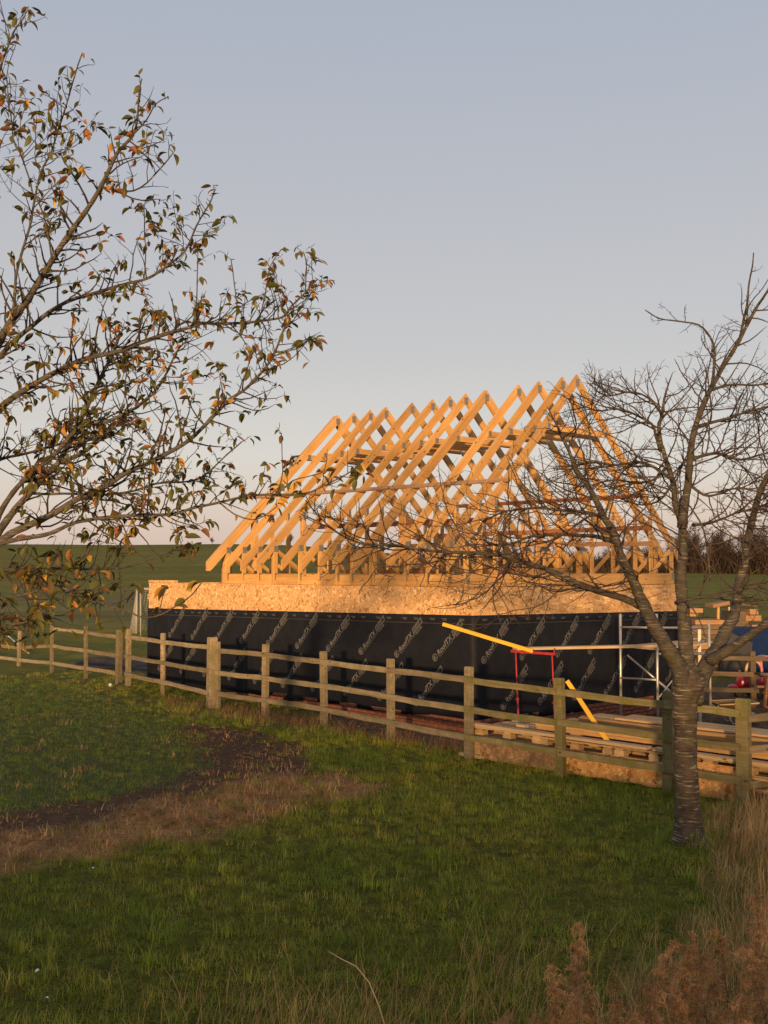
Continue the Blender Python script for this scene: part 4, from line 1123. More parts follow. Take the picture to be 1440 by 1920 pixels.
# ------------------------------------------------------------------ things in the grass on the far side
gp = empty('football_goal', gl(258, 40.0)); tag(gp, 'small football goal with pale netting behind the building end', 'goal')
H = 1.68
for (x, y) in ((0, 0), (3.0, 2.6)):
    mb_ = MB(); mb_.tube([(x, y, 0), (x, y, H)], 0.045, 8); mb_.build('post', M['white'] if x else M['net'], gp, True)
mb_ = MB(); mb_.tube([(0, 0, H), (3.0, 2.6, H)], 0.045, 8); mb_.build('crossbar', M['net'], gp, True)
bk = Vector((-0.30, 0.5, 0))
for (x, y) in ((0, 0), (3.0, 2.6)):
    mb_ = MB(); mb_.tube([(x, y, H), Vector((x, y, H)) + Vector((0.05, 0.25, -0.1)), Vector((x, y, 0.02)) + bk * 1.4], 0.022, 6); mb_.build('stay', M['net'], gp, True)
net = MB()
fr0, fr1 = Vector((0, 0, H)), Vector((3.0, 2.6, H)); g0_, g1_ = bk * 1.4, Vector((3.0, 2.6, 0)) + bk * 1.4
for k in range(31):
    t = k / 30; net.tube([fr0.lerp(fr1, t), g0_.lerp(g1_, t)], 0.006, 4, False)
for k in range(19):
    t = k / 18; net.tube([fr0.lerp(g0_, t), fr1.lerp(g1_, t)], 0.006, 4, False)
for k in range(13):
    t = k / 12; net.tube([Vector((0, 0, 0)).lerp(fr0, t), g0_.lerp(fr0, t) ], 0.007, 4, False)
for k in range(9):
    net.tube([Vector((0, 0, 0)).lerp(g0_, k / 8), fr0], 0.009, 4, False)
net.build('net', M['net'], gp)
pl = MB(); pl.tube([(0.35, -0.3, 0), (0.32, -0.3, 1.85)], 0.03, 8); 
o = pl.build('marker_pole', M['net'], None, True, gl(252, 39.2)); tag(o, 'slim pale pole standing next to the football goal', 'pole')
# grey sheet heap
vs = []; fs = []; n = 16
for j in range(n + 1):
    for i in range(n * 2 + 1):
        u_, v_ = i / n - 1, j / n * 2 - 1; r_ = 1 - min(1, (u_ * u_) ** 2 + v_ * v_)
        vs.append((u_ * 1.15, v_ * 0.7, 0.02 + 0.34 * max(0, r_) ** 0.6 * (0.6 + 0.6 * mnoise.noise(Vector((u_ * 2, v_ * 2, 1)))) + 0.02 * mnoise.noise(Vector((u_ * 8, v_ * 8, 2)))))
for j in range(n):
    for i in range(n * 2): 
        p = j * (2 * n + 1) + i; fs.append((p, p + 1, p + 2 * n + 2, p + 2 * n + 1))
o = link('sheet_heap', mesh('sheet_heap', vs, fs, M['grey_sheet'], True), None, gl(215, 30.5)); o.scale = (1, 1, 1)
tag(o, 'heap under a crumpled grey plastic sheet behind the thick gate posts', 'heap')
vs2 = [(x * 0.55, y * 0.6, z * 0.7) for x, y, z in vs]
o = link('sheet_heap', mesh('sheet_heap', vs2, fs, M['grey_sheet'], True), None, gl(262, 29.0)); tag(o, 'smaller crumpled grey sheet at the foot of the building end', 'heap')
mb_ = MB(); pts = []
for k in range(14):
    t = k / 13; g = gl(lerp(-10, 58, t), lerp(41, 33.5, t)); pts.append(g - gl(25, 37) + Vector((0, 0, 0.03 + 0.35 * (1 - t) ** 2)))
mb_.tube(pts, 0.02, 6); o = mb_.build('hose', M['white'], None, True, gl(25, 37)); tag(o, 'thin white hose lying in the grass beyond the field fence', 'hose')
g = gnd(207, 1289); mb_ = MB(); mb_.lathe([(0.002, -0.045)] + [(0.045 * math.cos(t), 0.045 * math.sin(t)) for t in np.linspace(-1.3, 1.3, 7)] + [(0.002, 0.045)], 12)
o = mb_.build('ball', M['white'], None, True, (g.x, g.y, gz(g.x, g.y) + 0.05)); tag(o, 'small white ball on the grass by the thick gate post', 'ball')

# ------------------------------------------------------------------ trees
def resample(pts, rad, step):
    # Catmull-Rom through the traced points
    P = [pts[0] * 2 - pts[1]] + pts + [pts[-1] * 2 - pts[-2]]; out = []; ro = []
    for i in range(1, len(P) - 2):
        L_ = (P[i + 1] - P[i]).length; n = max(1, int(L_ / step))
        for k in range(n):
            t = k / n; a, b, c_, d = P[i - 1], P[i], P[i + 1], P[i + 2]
            out.append(0.5 * ((2 * b) + (c_ - a) * t + (2 * a - 5 * b + 4 * c_ - d) * t * t + (3 * b - a - 3 * c_ + d) * t ** 3))
            ro.append(lerp(rad[i - 1], rad[i], t))
    out.append(pts[-1]); ro.append(rad[-1])
    return out, ro
def tip_ok(p, poly): 
    x, y = proj(p); return inpoly(x, y, poly)

class Tree:
    def __init__(s, seed, poly, leafy=False):
        s.r = random.Random(seed); s.poly = poly; s.tw = MB(); s.tips = []; s.leafy = leafy; s.rmin = 0.0023 if leafy else 0.0026
    def rv(s): return Vector((s.r.gauss(0, 1), s.r.gauss(0, 1), s.r.gauss(0, 1))).normalized()
    def spur(s, p, d, r0):
        e = p + d * s.r.uniform(0.018, 0.045); s.tw.tube([p, e, e + d * 0.008 + Vector((0, 0, 0.006))], [r0, r0 * 0.9, r0 * 0.35], 4)
    def grow(s, p, d, L_, r0, lvl, up, wob, kids):
        n = max(3, int(L_ / (0.075 if lvl < 2 else 0.05))); st = L_ / n; pts = [p.copy()]; d = d.normalized()
        for i in range(n):
            t = i / n
            d = (d + s.rv() * wob + Vector((0, 0, up * (0.2 + 1.2 * t)))).normalized()
            p = p + d * st
            if not tip_ok(p, s.poly) or p.z < 0.9: break
            pts.append(p.copy())
        m = len(pts) - 1
        if m < 2: return
        rad = [lerp(r0, max(s.rmin, r0 * 0.42), i / m) for i in range(m + 1)]
        rad[-1] *= 0.6
        s.tw.tube(pts, rad, 6 if lvl == 0 else (5 if lvl == 1 else 4))
        if lvl >= 1: s.tips.append((pts, lvl))
        # spurs and buds
        k = 1
        while k <= m:
            if s.r.random() < (0.55 if lvl else 0.35):
                t_ = (pts[k] - pts[k - 1]).normalized(); q = s.rv(); q = (q - t_ * q.dot(t_)).normalized()
                s.spur(pts[k], (q + t_ * 0.5).normalized(), max(0.0022, rad[k] * 0.55))
            k += 1
        if lvl < 2:
            for i in range(1, m + 1):
                if s.r.random() < kids[lvl]:
                    t_ = (pts[i] - pts[i - 1]).normalized(); q = s.rv(); q.z *= 0.55; q = (q - t_ * q.dot(t_)).normalized()
                    dd = t_ * s.r.uniform(0.35, 0.9) + q
                    s.grow(pts[i], dd, L_ * s.r.uniform(0.3, 0.62) * (1 - 0.35 * i / m), rad[i] * s.r.uniform(0.5, 0.72), lvl + 1, up * 1.25, wob, kids)

def lim(spec, Y0, dy0, dy1, w0, w1, pw=0.8):
    n = len(spec); pts = []; rad = []
    for i, (px, py) in enumerate(spec):
        t = i / (n - 1); Y = Y0 + lerp(dy0, dy1, t); pts.append(at(px, py, Y)); rad.append(lerp(w0, w1, t ** pw) * Y / F / 2)
    return pts, rad

# ---- bare cherry on the right
RY = 10.9
rt = empty('cherry_tree', gl(1293, RY)); tag(rt, 'bare cherry tree with ringed bark growing in front of the fence', 'tree')
RPOLY = [(1700, 380), (1440, 470), (1418, 470), (1395, 500), (1378, 590), (1330, 600), (1318, 560), (1296, 560), (1205, 572), (1222, 610), (1320, 650), (1290, 660), (1180, 688), (1130, 700), (1092, 655), (1088, 740), (1025, 700), (1012, 800), (965, 760), (950, 850), (870, 850), (740, 885), (700, 925), (640, 935), (565, 930),
         (555, 985), (590, 1040), (556, 1095), (590, 1130), (680, 1120), (790, 1120), (820, 1200), (850, 1225), (920, 1205), (1000, 1165), (1120, 1175), (1180, 1210), (1240, 1215), (1300, 1250), (1360, 1240), (1440, 1140), (1700, 1150)]
T = Tree(11, RPOLY)
base = gl(1293, RY)
trunk_px = [(1294, 1590, 96), (1293, 1574, 80), (1292, 1558, 63), (1291, 1540, 54), (1289, 1510, 48), (1286, 1430, 44), (1285, 1370, 44), (1284, 1325, 50), (1288, 1295, 62), (1293, 1268, 60), (1292, 1250, 40)]
tp2 = [at(px, py, RY) for px, py, _ in trunk_px]; tr2 = [wd * 0.94 * RY / F / 2 for *_, wd in trunk_px]
tpts, trad = resample(tp2, tr2, 0.05)
mb_ = MB(); mb_.tube([p - rt.location for p in tpts], [r_ * (1 + 0.05 * math.sin(i * 1.7) * math.sin(i * 0.6)) for i, r_ in enumerate(trad)], 20)
mb_.v = [tuple(Vector(v) + Vector((mnoise.noise(Vector(v) * 5), mnoise.noise(Vector(v) * 5 + Vector((7, 0, 0))), 0)) * 0.016 + Vector((mnoise.noise(Vector(v) * 16), mnoise.noise(Vector(v) * 16 + Vector((4, 0, 0))), 0)) * 0.007) for v in mb_.v]
trunk = mb_.build('trunk', M['bark'], rt, True)
RL = [
 ([(1290, 1318), (1272, 1252), (1250, 1212), (1226, 1172), (1203, 1125), (1185, 1085), (1168, 1050), (1151, 1003), (1133, 972), (1109, 920), (1080, 880), (1064, 843), (1052, 812)], 0, -0.9, 45, 6),
 ([(1205, 1138), (1160, 1118), (1112, 1105), (1071, 1086), (1022, 1066), (967, 1051), (939, 1041), (869, 1036), (821, 1034), (745, 1024), (690, 1021), (650, 1008), (610, 980), (574, 938)], -0.15, -1.5, 18, 3),
 ([(1150, 1015), (1112, 1005), (1043, 1003), (994, 1006), (967, 1017), (920, 1022)], -0.2, -0.9, 11, 4),
 ([(1136, 976), (1112, 964), (1064, 957), (1008, 953), (953, 958), (925, 968)], -0.5, 0.7, 10, 4),
 ([(1290, 1300), (1287, 1220), (1283, 1165), (1277, 1110), (1276, 1075), (1281, 1035), (1281, 1000), (1277, 972), (1267, 941), (1261, 904), (1250, 866), (1240, 832), (1236, 803), (1242, 772), (1246, 745)], 0.02, 0.35, 37, 6),
 ([(1280, 990), (1284, 950), (1288, 917), (1293, 866), (1301, 816), (1311, 778), (1328, 738), (1345, 707), (1372, 663), (1386, 640), (1403, 609), (1416, 582), (1437, 548), (1470, 500)], 0.05, 0.1, 22, 5),
 ([(1390, 632), (1396, 600), (1402, 568), (1405, 530), (1410, 500), (1413, 474)], 0.08, 0.3, 7, 3),
 ([(1334, 725), (1338, 690), (1338, 646), (1325, 623), (1308, 609), (1271, 602), (1237, 597), (1211, 581)], 0.05, -0.5, 7, 3),
 ([(1298, 1318), (1325, 1245), (1347, 1212), (1364, 1178), (1378, 1148), (1386, 1100), (1395, 1055), (1404, 1005), (1420, 940), (1442, 890), (1470, 830)], 0.0, 0.9, 38, 12),
 ([(1330, 1240), (1372, 1214), (1405, 1192), (1440, 1165), (1500, 1118), (1560, 1060)], 0.0, -0.8, 24, 15),
 ([(1238, 845), (1229, 818), (1222, 795), (1195, 778), (1160, 768), (1120, 770), (1090, 760)], 0.2, -0.4, 8, 3.5),
 ([(1266, 1130), (1284, 1124), (1320, 1118), (1350, 1120), (1380, 1108), (1420, 1098), (1460, 1092)], -0.05, -0.7, 9, 4),
 ([(1300, 985), (1324, 982), (1350, 975), (1380, 962), (1430, 950)], 0.1, 0.6, 8, 4),
 ([(1262, 900), (1225, 876), (1190, 866), (1150, 872), (1110, 866), (1075, 872)], 0.1, -0.5, 8, 4),
 ([(1252, 872), (1226, 900), (1190, 905), (1150, 900), (1115, 908)], 0.1, 0.8, 7, 3.5),
 ([(1305, 800), (1345, 790), (1390, 775), (1440, 762), (1480, 750)], 0.1, -0.3, 8, 4),
 ([(1296, 862), (1340, 850), (1390, 862), (1440, 848), (1490, 850)], 0.1, 0.7, 8, 4),
 ([(1332, 732), (1370, 722), (1420, 722), (1465, 712)], 0.1, 0.5, 7, 3.5),
 ([(1290, 908), (1330, 930), (1380, 915), (1440, 925)], 0.1, -0.4, 7, 3.5),
 ([(1241, 775), (1215, 745), (1180, 735), (1135, 742), (1100, 715)], 0.3, 0.0, 6, 3),
 ([(1262, 905), (1240, 935), (1205, 945), (1165, 935)], 0.1, -0.6, 6, 3),
 ([(1331, 1090), (1328, 1050), (1322, 1000), (1312, 975), (1295, 950)], -0.3, -0.35, 5, 4),
]
rl_pts = []
for spec, d0, d1, w0, w1 in RL:
    pts, rad = lim(spec, RY, d0, d1, w0 * 0.92, w1 * 0.75, 0.6); pts, rad = resample(pts, rad, 0.06)
    pts = [p + Vector((mnoise.noise(p * 3), mnoise.noise(p * 3 + Vector((5, 0, 0))), mnoise.noise(p * 3 + Vector((9, 0, 0))))) * 0.012 for p in pts]
    mb_ = MB(); mb_.tube([p - rt.location for p in pts], [r_ * (1 + 0.06 * math.sin(i * 2.3)) for i, r_ in enumerate(rad)], 12 if w0 > 14 else 8)
    mb_.v = [tuple(Vector(v) + Vector((mnoise.noise(Vector(v) * 11), mnoise.noise(Vector(v) * 11 + Vector((7, 0, 0))), mnoise.noise(Vector(v) * 11 + Vector((3, 5, 0))))) * min(0.012, w0 * 0.0003)) for v in mb_.v]
    mb_.build('limb', M['bark_limb'], rt, True); rl_pts.append((pts, rad, w0))
ctr = Vector((base.x, base.y, 3.0))
for li, (pts, rad, w0) in enumerate(rl_pts):
    n = len(pts); start = 0.42 if w0 > 23 else (0.12 if li in (1, 2, 3) else 0.15)
    dens = {1: 0.55, 2: 0.6, 3: 0.7, 0: 0.5, 4: 0.6, 5: 0.5, 8: 0.7, 9: 0.3, 10: 0.8, 13: 0.8, 14: 0.8, 12: 0.8, 11: 0.6, 6: 0.3, 7: 0.28, 15: 0.8, 16: 0.8, 17: 0.8, 18: 0.8, 19: 0.8, 20: 0.7, 21: 0.15}.get(li, 0.5)
    for i in range(int(n * start), n):
        for _rep in range(int(dens * 1.6 + T.r.random())):
            t_ = (pts[i] - pts[i - 1]).normalized(); out = pts[i] - ctr; out.z = 0
            out = out.normalized() if out.length > 0.2 else T.rv()
            q = T.rv(); q.z *= 0.4
            dd = t_ * T.r.uniform(0.3, 0.9) + (q - t_ * q.dot(t_)).normalized() + out * 0.3
            if li in (6, 7): T.grow(pts[i], dd, T.r.uniform(0.12, 0.35), max(0.0035, rad[i] * 0.5), 1, 0.12, 0.16, (0.5, 0.3))
            else: T.grow(pts[i], dd, T.r.uniform(0.35, 1.05) * (1.3 if li in (1, 2, 3) else 1), min(0.0092, max(0.0056, rad[i] * 0.6)), 0, 0.065, 0.21, (0.30, 0.16))
    T.grow(pts[-1], (pts[-1] - pts[-2]), 0.3, rad[-1], 1, 0.05, 0.12, (0.4, 0.3))
T.tw.v = [tuple(Vector(v) - rt.location) for v in T.tw.v]
tag(T.tw.build('twigs', M['twig'], rt, True), kind='stuff')

# ---- leafy cherry on the left (its trunk stands outside the frame)
LY = 8.2
LPOLY = [(-500, -200), (60, -100), (85, 30), (75, 95), (30, 105), (40, 130), (60, 180), (110, 150), (140, 95), (180, 105), (185, 240), (230, 235), (250, 140), (275, 140), (325, 175), (335, 300), (305, 345), (340, 380), (395, 345), (435, 370), (438, 465), (470, 460), (540, 452), (600, 458), (622, 540), (600, 655), (555, 720), (520, 790), (480, 832), (515, 790), (548, 800), (545, 855), (650, 825), (695, 870), (640, 960), (560, 990), (400, 1050), (395, 1100), (350, 1190), (200, 1170), (0, 1210), (-500, 1300)]
LT = Tree(23, LPOLY, True)
lt = empty('cherry_tree', gl(-190, LY)); tag(lt, 'cherry tree keeping some olive, orange and red autumn leaves, branches over the lawn', 'tree')
mb_ = MB(); tpx = [(-195, 1760, 100), (-192, 1600, 88), (-188, 1400, 80), (-182, 1250, 80), (-172, 1150, 76), (-150, 1080, 60)]
pts, rad = resample([at(a, b, LY) for a, b, _ in tpx], [c_ * LY / F / 2 for *_, c_ in tpx], 0.08)
pts[0].z = gz(pts[0].x, pts[0].y) - 0.03
mb_.tube([p - lt.location for p in pts], rad, 16); mb_.build('trunk', M['bark'], lt, True)
LL = [
 ([(-170, 1140), (-110, 960), (-55, 780), (0, 640), (44, 573), (95, 493), (133, 435), (173, 378), (195, 338), (222, 284), (249, 253), (258, 222), (260, 169), (266, 147)], 0, -0.5, 34, 3),
 ([(249, 253), (275, 225), (292, 195), (311, 183)], -0.5, -0.55, 5, 2.5),
 ([(194, 352), (225, 358), (250, 357), (276, 342), (300, 318), (325, 287)], -0.35, -0.6, 7, 3),
 ([(10, 625), (24, 587), (29, 524), (42, 471), (56, 427), (64, 378), (76, 324), (98, 280), (111, 240), (129, 178), (147, 120), (155, 99)], -0.1, -0.6, 11, 3),
 ([(64, 376), (53, 329), (40, 290), (27, 267), (18, 200), (13, 140)], -0.3, 0.1, 6, 2.5),
 ([(98, 490), (92, 450), (80, 400), (66, 365)], -0.3, -0.35, 6, 4),
 ([(-60, 760), (-20, 690), (31, 635), (80, 595), (129, 564), (187, 547), (222, 535), (275, 522), (310, 500), (347, 470), (369, 422), (395, 378), (402, 356)], 0.1, 0.6, 18, 3),
 ([(270, 524), (273, 480), (271, 430), (269, 384)], 0.4, 0.4, 4, 2.5),
 ([(-120, 940), (-60, 830), (0, 765), (38, 737), (94, 704), (156, 675), (227, 657), (283, 635), (340, 619), (378, 606), (400, 607), (467, 604), (529, 595), (547, 573), (573, 547), (596, 524)], -0.1, 0.5, 26, 3),
 ([(364, 610), (368, 570), (369, 520), (372, 470)], 0.25, 0.2, 5, 2.5),
 ([(440, 604), (444, 578), (440, 533), (433, 486)], 0.3, 0.3, 4, 2.5),
 ([(486, 602), (495, 564), (507, 502), (528, 468)], 0.35, 0.3, 4, 2.5),
 ([(573, 549), (575, 498), (569, 472)], 0.5, 0.5, 4, 2.5),
 ([(-90, 1060), (-30, 1030), (0, 992), (14, 973), (47, 935), (85, 893), (109, 869), (142, 803), (160, 770), (189, 709), (208, 671), (222, 635)], 0.15, 0.6, 30, 7),
 ([(112, 866), (150, 852), (189, 822), (236, 775), (264, 760), (302, 718), (330, 661), (349, 640)], 0.3, -0.2, 16, 4),
 ([(-10, 985), (10, 945), (40, 905), (70, 880), (110, 845), (150, 800), (200, 790), (240, 772)], -0.1, -0.5, 18, 8),
 ([(-150, 1085), (-80, 1050), (0, 1015), (28, 997), (71, 978), (118, 954), (156, 931), (198, 912), (236, 886), (283, 867), (330, 841), (364, 817), (401, 779), (434, 746), (463, 727), (491, 699), (515, 661), (531, 620), (545, 600)], -0.1, -0.9, 30, 4),
 ([(512, 668), (540, 658), (562, 652), (585, 632)], -0.8, -0.8, 5, 2.5),
 ([(-40, 1032), (30, 1012), (94, 1000), (142, 979), (198, 971), (264, 966), (321, 964), (368, 952), (415, 942), (472, 930), (519, 928), (571, 926), (604, 912), (652, 888), (672, 872)], -0.2, -1.2, 16, 3),
 ([(415, 945), (439, 964), (472, 975), (496, 968), (519, 950)], -0.85, -0.9, 5, 2.5),
 ([(477, 928), (488, 905), (496, 884)], -0.9, -0.9, 4, 2.5),
 ([(520, 927), (548, 902), (575, 895), (602, 888)], -1.0, -1.1, 4, 2.5),
 ([(529, 884), (528, 850), (527, 814)], -1.0, -1.0, 3, 2.2),
 ([(518, 925), (526, 905), (529, 884)], -1.0, -1.0, 4, 3),
 ([(60, 925), (113, 926), (227, 926), (293, 907), (354, 902), (392, 883), (434, 846), (453, 828)], 0.2, 0.5, 9, 3),
 ([(-140, 1110), (-60, 1090), (0, 1072), (61, 1063), (123, 1067), (227, 1065), (293, 1044), (342, 1024)], -0.1, 0.7, 14, 3),
 ([(-150, 1150), (-60, 1140), (0, 1122), (57, 1112), (94, 1096), (123, 1104), (156, 1120), (198, 1136), (236, 1144), (264, 1157), (293, 1155), (330, 1138), (359, 1115), (378, 1092)], -0.2, -1.1, 9, 3),
 ([(297, 1154), (305, 1120), (313, 1097)], -0.9, -0.9, 3.5, 2.5),
 ([(-150, 1180), (-40, 1180), (0, 1174), (30, 1170), (60, 1165), (84, 1155)], -0.2, -0.7, 8, 3),
 ([(-90, 950), (-40, 900), (0, 862), (60, 848), (120, 830), (170, 818), (230, 790)], 0.3, 0.9, 12, 5),
 ([(-120, 980), (-60, 820), (-30, 600), (-20, 400), (-15, 200), (20, 75), (48, 28)], 0.2, 0.3, 16, 3),
]
ll_pts = []
for spec, d0, d1, w0, w1 in LL:
    pts, rad = lim(spec, LY, d0, d1, w0 * 0.62, w1 * 0.8, 0.7); pts, rad = resample(pts, rad, 0.045)
    pts = [p + Vector((mnoise.noise(p * 5), mnoise.noise(p * 5 + Vector((5, 0, 0))), mnoise.noise(p * 5 + Vector((9, 0, 0))))) * 0.008 for p in pts]
    mb_ = MB(); mb_.tube([p - lt.location for p in pts], [r_ * (1 + 0.07 * math.sin(i * 2.3)) for i, r_ in enumerate(rad)], 10 if w0 > 12 else 7)
    mb_.build('limb', M['bark_left'], lt, True); ll_pts.append((pts, rad, w0))
for li, (pts, rad, w0) in enumerate(ll_pts):
    n = len(pts); thin = w0 < 6
    for i in range(int(n * (0.1 if thin else 0.28)), n):
        xx, yy = proj(pts[i])
        if xx > 400 and yy > 830 and LT.r.random() < 0.5: continue
        if xx > 225 and yy > 1040: continue
        if xx < -60 or (li == len(ll_pts) - 1 and LT.r.random() < 0.65): continue
        for _rep in range(int((0.4 if thin else 0.95) + (0.45 if yy > 580 else 0.0) + LT.r.random())):
            t_ = (pts[i] - pts[i - 1]).normalized(); q = LT.rv(); q.z *= 0.7
            dd = t_ * LT.r.uniform(0.2, 0.9) + (q - t_ * q.dot(t_)).normalized() + Vector((0, 0, 0.2))
            if thin: LT.grow(pts[i], dd, LT.r.uniform(0.06, 0.16), max(0.002, rad[i] * 0.5), 1, 0.08, 0.26, (0.25, 0.15))
            else: LT.grow(pts[i], dd, LT.r.uniform(0.15, 0.5) * (0.55 if li >= 18 and xx > 330 else 1), min(0.009, max(0.0036, rad[i] * 0.5)), LT.r.choice((0, 1, 1)), 0.09, 0.27, (0.28, 0.18))
        if LT.r.random() < 0.4:
            t_ = (pts[i] - pts[i - 1]).normalized(); q = LT.rv(); q = (q - t_ * q.dot(t_)).normalized(); LT.spur(pts[i], q, 0.0035)
    LT.tips.append((pts, 1))
LT.tw.v = [tuple(Vector(v) - lt.location) for v in LT.tw.v]
tag(LT.tw.build('twigs', M['twig_left'], lt, True), kind='stuff')
# leaves
def leaf_mesh(seed):
    rnd = random.Random(seed); vs = []; fs = []; n = 6; curl = rnd.uniform(0.1, 1.2); fold = rnd.uniform(0.15, 0.7); tw_ = rnd.uniform(-0.6, 0.6)
    x = 0.0; z = 0.0; an = 0.0
    for i in range(n + 1):
        t = i / n; wd = 0.30 * math.sin(math.pi * min(1, t * 0.94 + 0.05)) ** 0.8 * (1 - 0.25 * t); wd = max(0.004, wd)
        a = tw_ * t
        for s in (-1, 0, 1):
            y = s * wd * math.cos(fold); zz = abs(s) * wd * math.sin(fold) + rnd.uniform(-.012, .012)
            vs.append((x, y * math.cos(a) - zz * math.sin(a), z + y * math.sin(a) + zz * math.cos(a)))
        x += math.cos(an) / n; z += math.sin(an) / n; an -= curl / n
    for i in range(n):
        for k in range(2):
            p = i * 3 + k; fs.append((p, p + 3, p + 4, p + 1))
    vs += [(-0.22, 0, 0.03), (-0.22, 0.008, 0.03), (0, 0.008, 0), (0, -0.008, 0)]; b = len(vs) - 4; fs.append((b, b + 1, b + 2, b + 3))
    return vs, fs
LV = [leaf_mesh(k) for k in range(7)]
LM = [mesh('leaf', v, f, M['leaf'], True) for v, f in LV]
leaves = []
rnd = random.Random(77)
for pts, lvl in LT.tips:
    L_ = sum((pts[i + 1] - pts[i]).length for i in range(len(pts) - 1)); lim_ = len(pts) > 25
    for i in range(1, len(pts)):
        t = i / (len(pts) - 1)
        pr = (0.5 if t > 0.72 else 0.13 if t > 0.45 else 0.03) * (0.35 if proj(pts[i])[1] > 830 else 1) if lim_ else (0.10 + 0.36 * t * t)
        k = 1 + (rnd.random() < 0.3) if rnd.random() < pr else 0
        if i == len(pts) - 1 and rnd.random() < 0.5: k = rnd.choice((1, 2, 3))
        for _ in range(k):
            d = Vector((rnd.gauss(0, 1), rnd.gauss(0, 1), rnd.gauss(-0.55, 0.55))).normalized(); sz = rnd.uniform(0.052, 0.098)
            sz *= 1.22 if proj(pts[i])[1] > 980 else 1.0
            leaves.append((pts[i], d, sz, rnd.random(), rnd.uniform(0, 6.28)))
def leaf_mat(p, d, sz, roll):
    x_ = d; y_ = Vector((0, 0, 1)).cross(x_)
    if y_.length < 1e-3: y_ = Vector((0, 1, 0))
    y_.normalize(); z_ = x_.cross(y_); Rm = Matrix((x_, y_, z_)).transposed()
    return Rm @ Matrix.Rotation(roll * 0.15, 3, 'X'), p + d * 0.2 * sz
view = [l for l in leaves if -20 < proj(l[0])[0] < 1440 and -20 < proj(l[0])[1] < 1940]
view.sort(key=lambda l: -l[2] / l[0].y)
big = view[:290]; ids = {id(l) for l in big}
for k, (p, d, sz, tone, roll) in enumerate(big):
    Rm, q = leaf_mat(p, d, sz, roll)
    o = link('leaf', LM[k % len(LM)], lt, q - lt.location); o.rotation_euler = Rm.to_euler(); o.scale = (sz, sz, sz)
vs = []; fs = []; tn = []
for k, l in enumerate(leaves):
    if id(l) in ids: continue
    p, d, sz, tone, roll = l; Rm, q = leaf_mat(p, d, sz, roll); b = len(vs); v0, f0 = LV[k % len(LV)]
    vs += [tuple(Rm @ (Vector(v) * sz) + q - lt.location) for v in v0]; fs += [tuple(i + b for i in f) for f in f0]; tn += [tone] * len(v0)
me = mesh('foliage', vs, fs, M['leaf'], True); a = me.attributes.new('tone', 'FLOAT', 'POINT'); a.data.foreach_set('value', tn)
tag(link('foliage', me, lt), kind='stuff')
print('LEAVES', len(leaves), len(view), 'twig faces', len(T.tw.f), len(LT.tw.f))

# ---- distant bare trees and hedge
def far_tree(seed, h):
    rnd = random.Random(seed); tk = MB(); cw = MB()
    def rv(): return Vector((rnd.gauss(0, 1), rnd.gauss(0, 1), rnd.gauss(0, 1))).normalized()
    tk.tube([(0, 0, -0.3), (rnd.uniform(-.1, .1), 0, h * 0.25), (rnd.uniform(-.3, .3), rnd.uniform(-.3, .3), h * 0.62)], [0.028 * h, 0.02 * h, 0.006 * h], 6)
    for k in range(13):
        z0 = h * rnd.uniform(0.08, 0.5); d = rv(); d.z = abs(d.z) * 0.6 + 0.75; d.normalize(); p = Vector((0, 0, z0)); L_ = h * rnd.uniform(0.3, 0.55); pts = [p]
        for i in range(5):
            d = (d + rv() * 0.25 + Vector((0, 0, 0.12))).normalized(); p = p + d * L_ / 5; pts.append(p)
        cw.tube(pts, [0.008 * h, 0.007 * h, 0.006 * h, 0.005 * h, 0.004 * h, 0.003 * h], 4)
        for i in range(1, 6):
            for _ in range(4):
                d2 = (rv() + Vector((0, 0, 0.7)) + (pts[i] - pts[i - 1]).normalized() * 0.6).normalized(); q = pts[i]; L2 = h * rnd.uniform(0.1, 0.22); pp_ = [q]
                for j in range(3):
                    d2 = (d2 + rv() * 0.25).normalized(); q = q + d2 * L2 / 3; pp_.append(q)
                cw.tube(pp_, [0.0035 * h, 0.003 * h, 0.0026 * h, 0.002 * h], 3, False)
                for j in range(1, 4):
                    for _ in range(2):
                        d3 = (rv() + d2).normalized(); cw.tube([pp_[j], pp_[j] + d3 * h * rnd.uniform(0.04, 0.09)], [0.0028 * h, 0.0018 * h], 3, False)
    return tk.me('trunk', M['far_bark'], True), cw.me('crown', M['far_twig'])
fv = [far_tree(s, 8.0) for s in (1, 2, 3, 4)]
rnd = random.Random(9)
FT = [(px, Y, h * 0.68) for px, Y, h in [(880, 165, 4.2), (925, 168, 5.2), (968, 164, 4.6), (1010, 170, 5.6), (1052, 165, 5.0), (1098, 168, 5.8), (1140, 162, 6.0), (1180, 166, 6.4), (1222, 160, 7.0), (1262, 158, 7.6), (1300, 155, 9.2), (1336, 154, 9.6), (1370, 152, 8.4), (1402, 150, 9.0), (1436, 148, 9.6), (1474, 146, 9.0), (1515, 146, 9.4), (1290, 172, 10.4), (1352, 174, 9.0), (1420, 170, 9.5)]]
for k, (px, Y, h) in enumerate(FT):
    e = empty('bare_tree', gl(px, Y), rnd.uniform(0, 6.28))
    tag(e, 'bare brown winter tree in the row beyond the field', 'tree', 'bare trees along the far field edge')
    tk, cw = fv[k % 4]; s = h / 8.0
    for nm, me_ in (('trunk', tk), ('crown', cw)):
        o = link(nm, me_, e); o.scale = (s * rnd.uniform(1.0, 1.35), s * 1.1, s)
for k, (px, h) in enumerate(((398, 1.2), (527, 1.6), (545, 1.9))):
    e = empty('bare_shrub', gl(px, 168), k); tag(e, 'tiny bare shrub on the skyline of the green field', 'shrub', 'skyline shrubs')
    tk, cw = fv[k]; s = h / 8.0
    for nm, me_ in (('trunk', tk), ('crown', cw)):
        o = link(nm, me_, e); o.scale = (s, s, s)
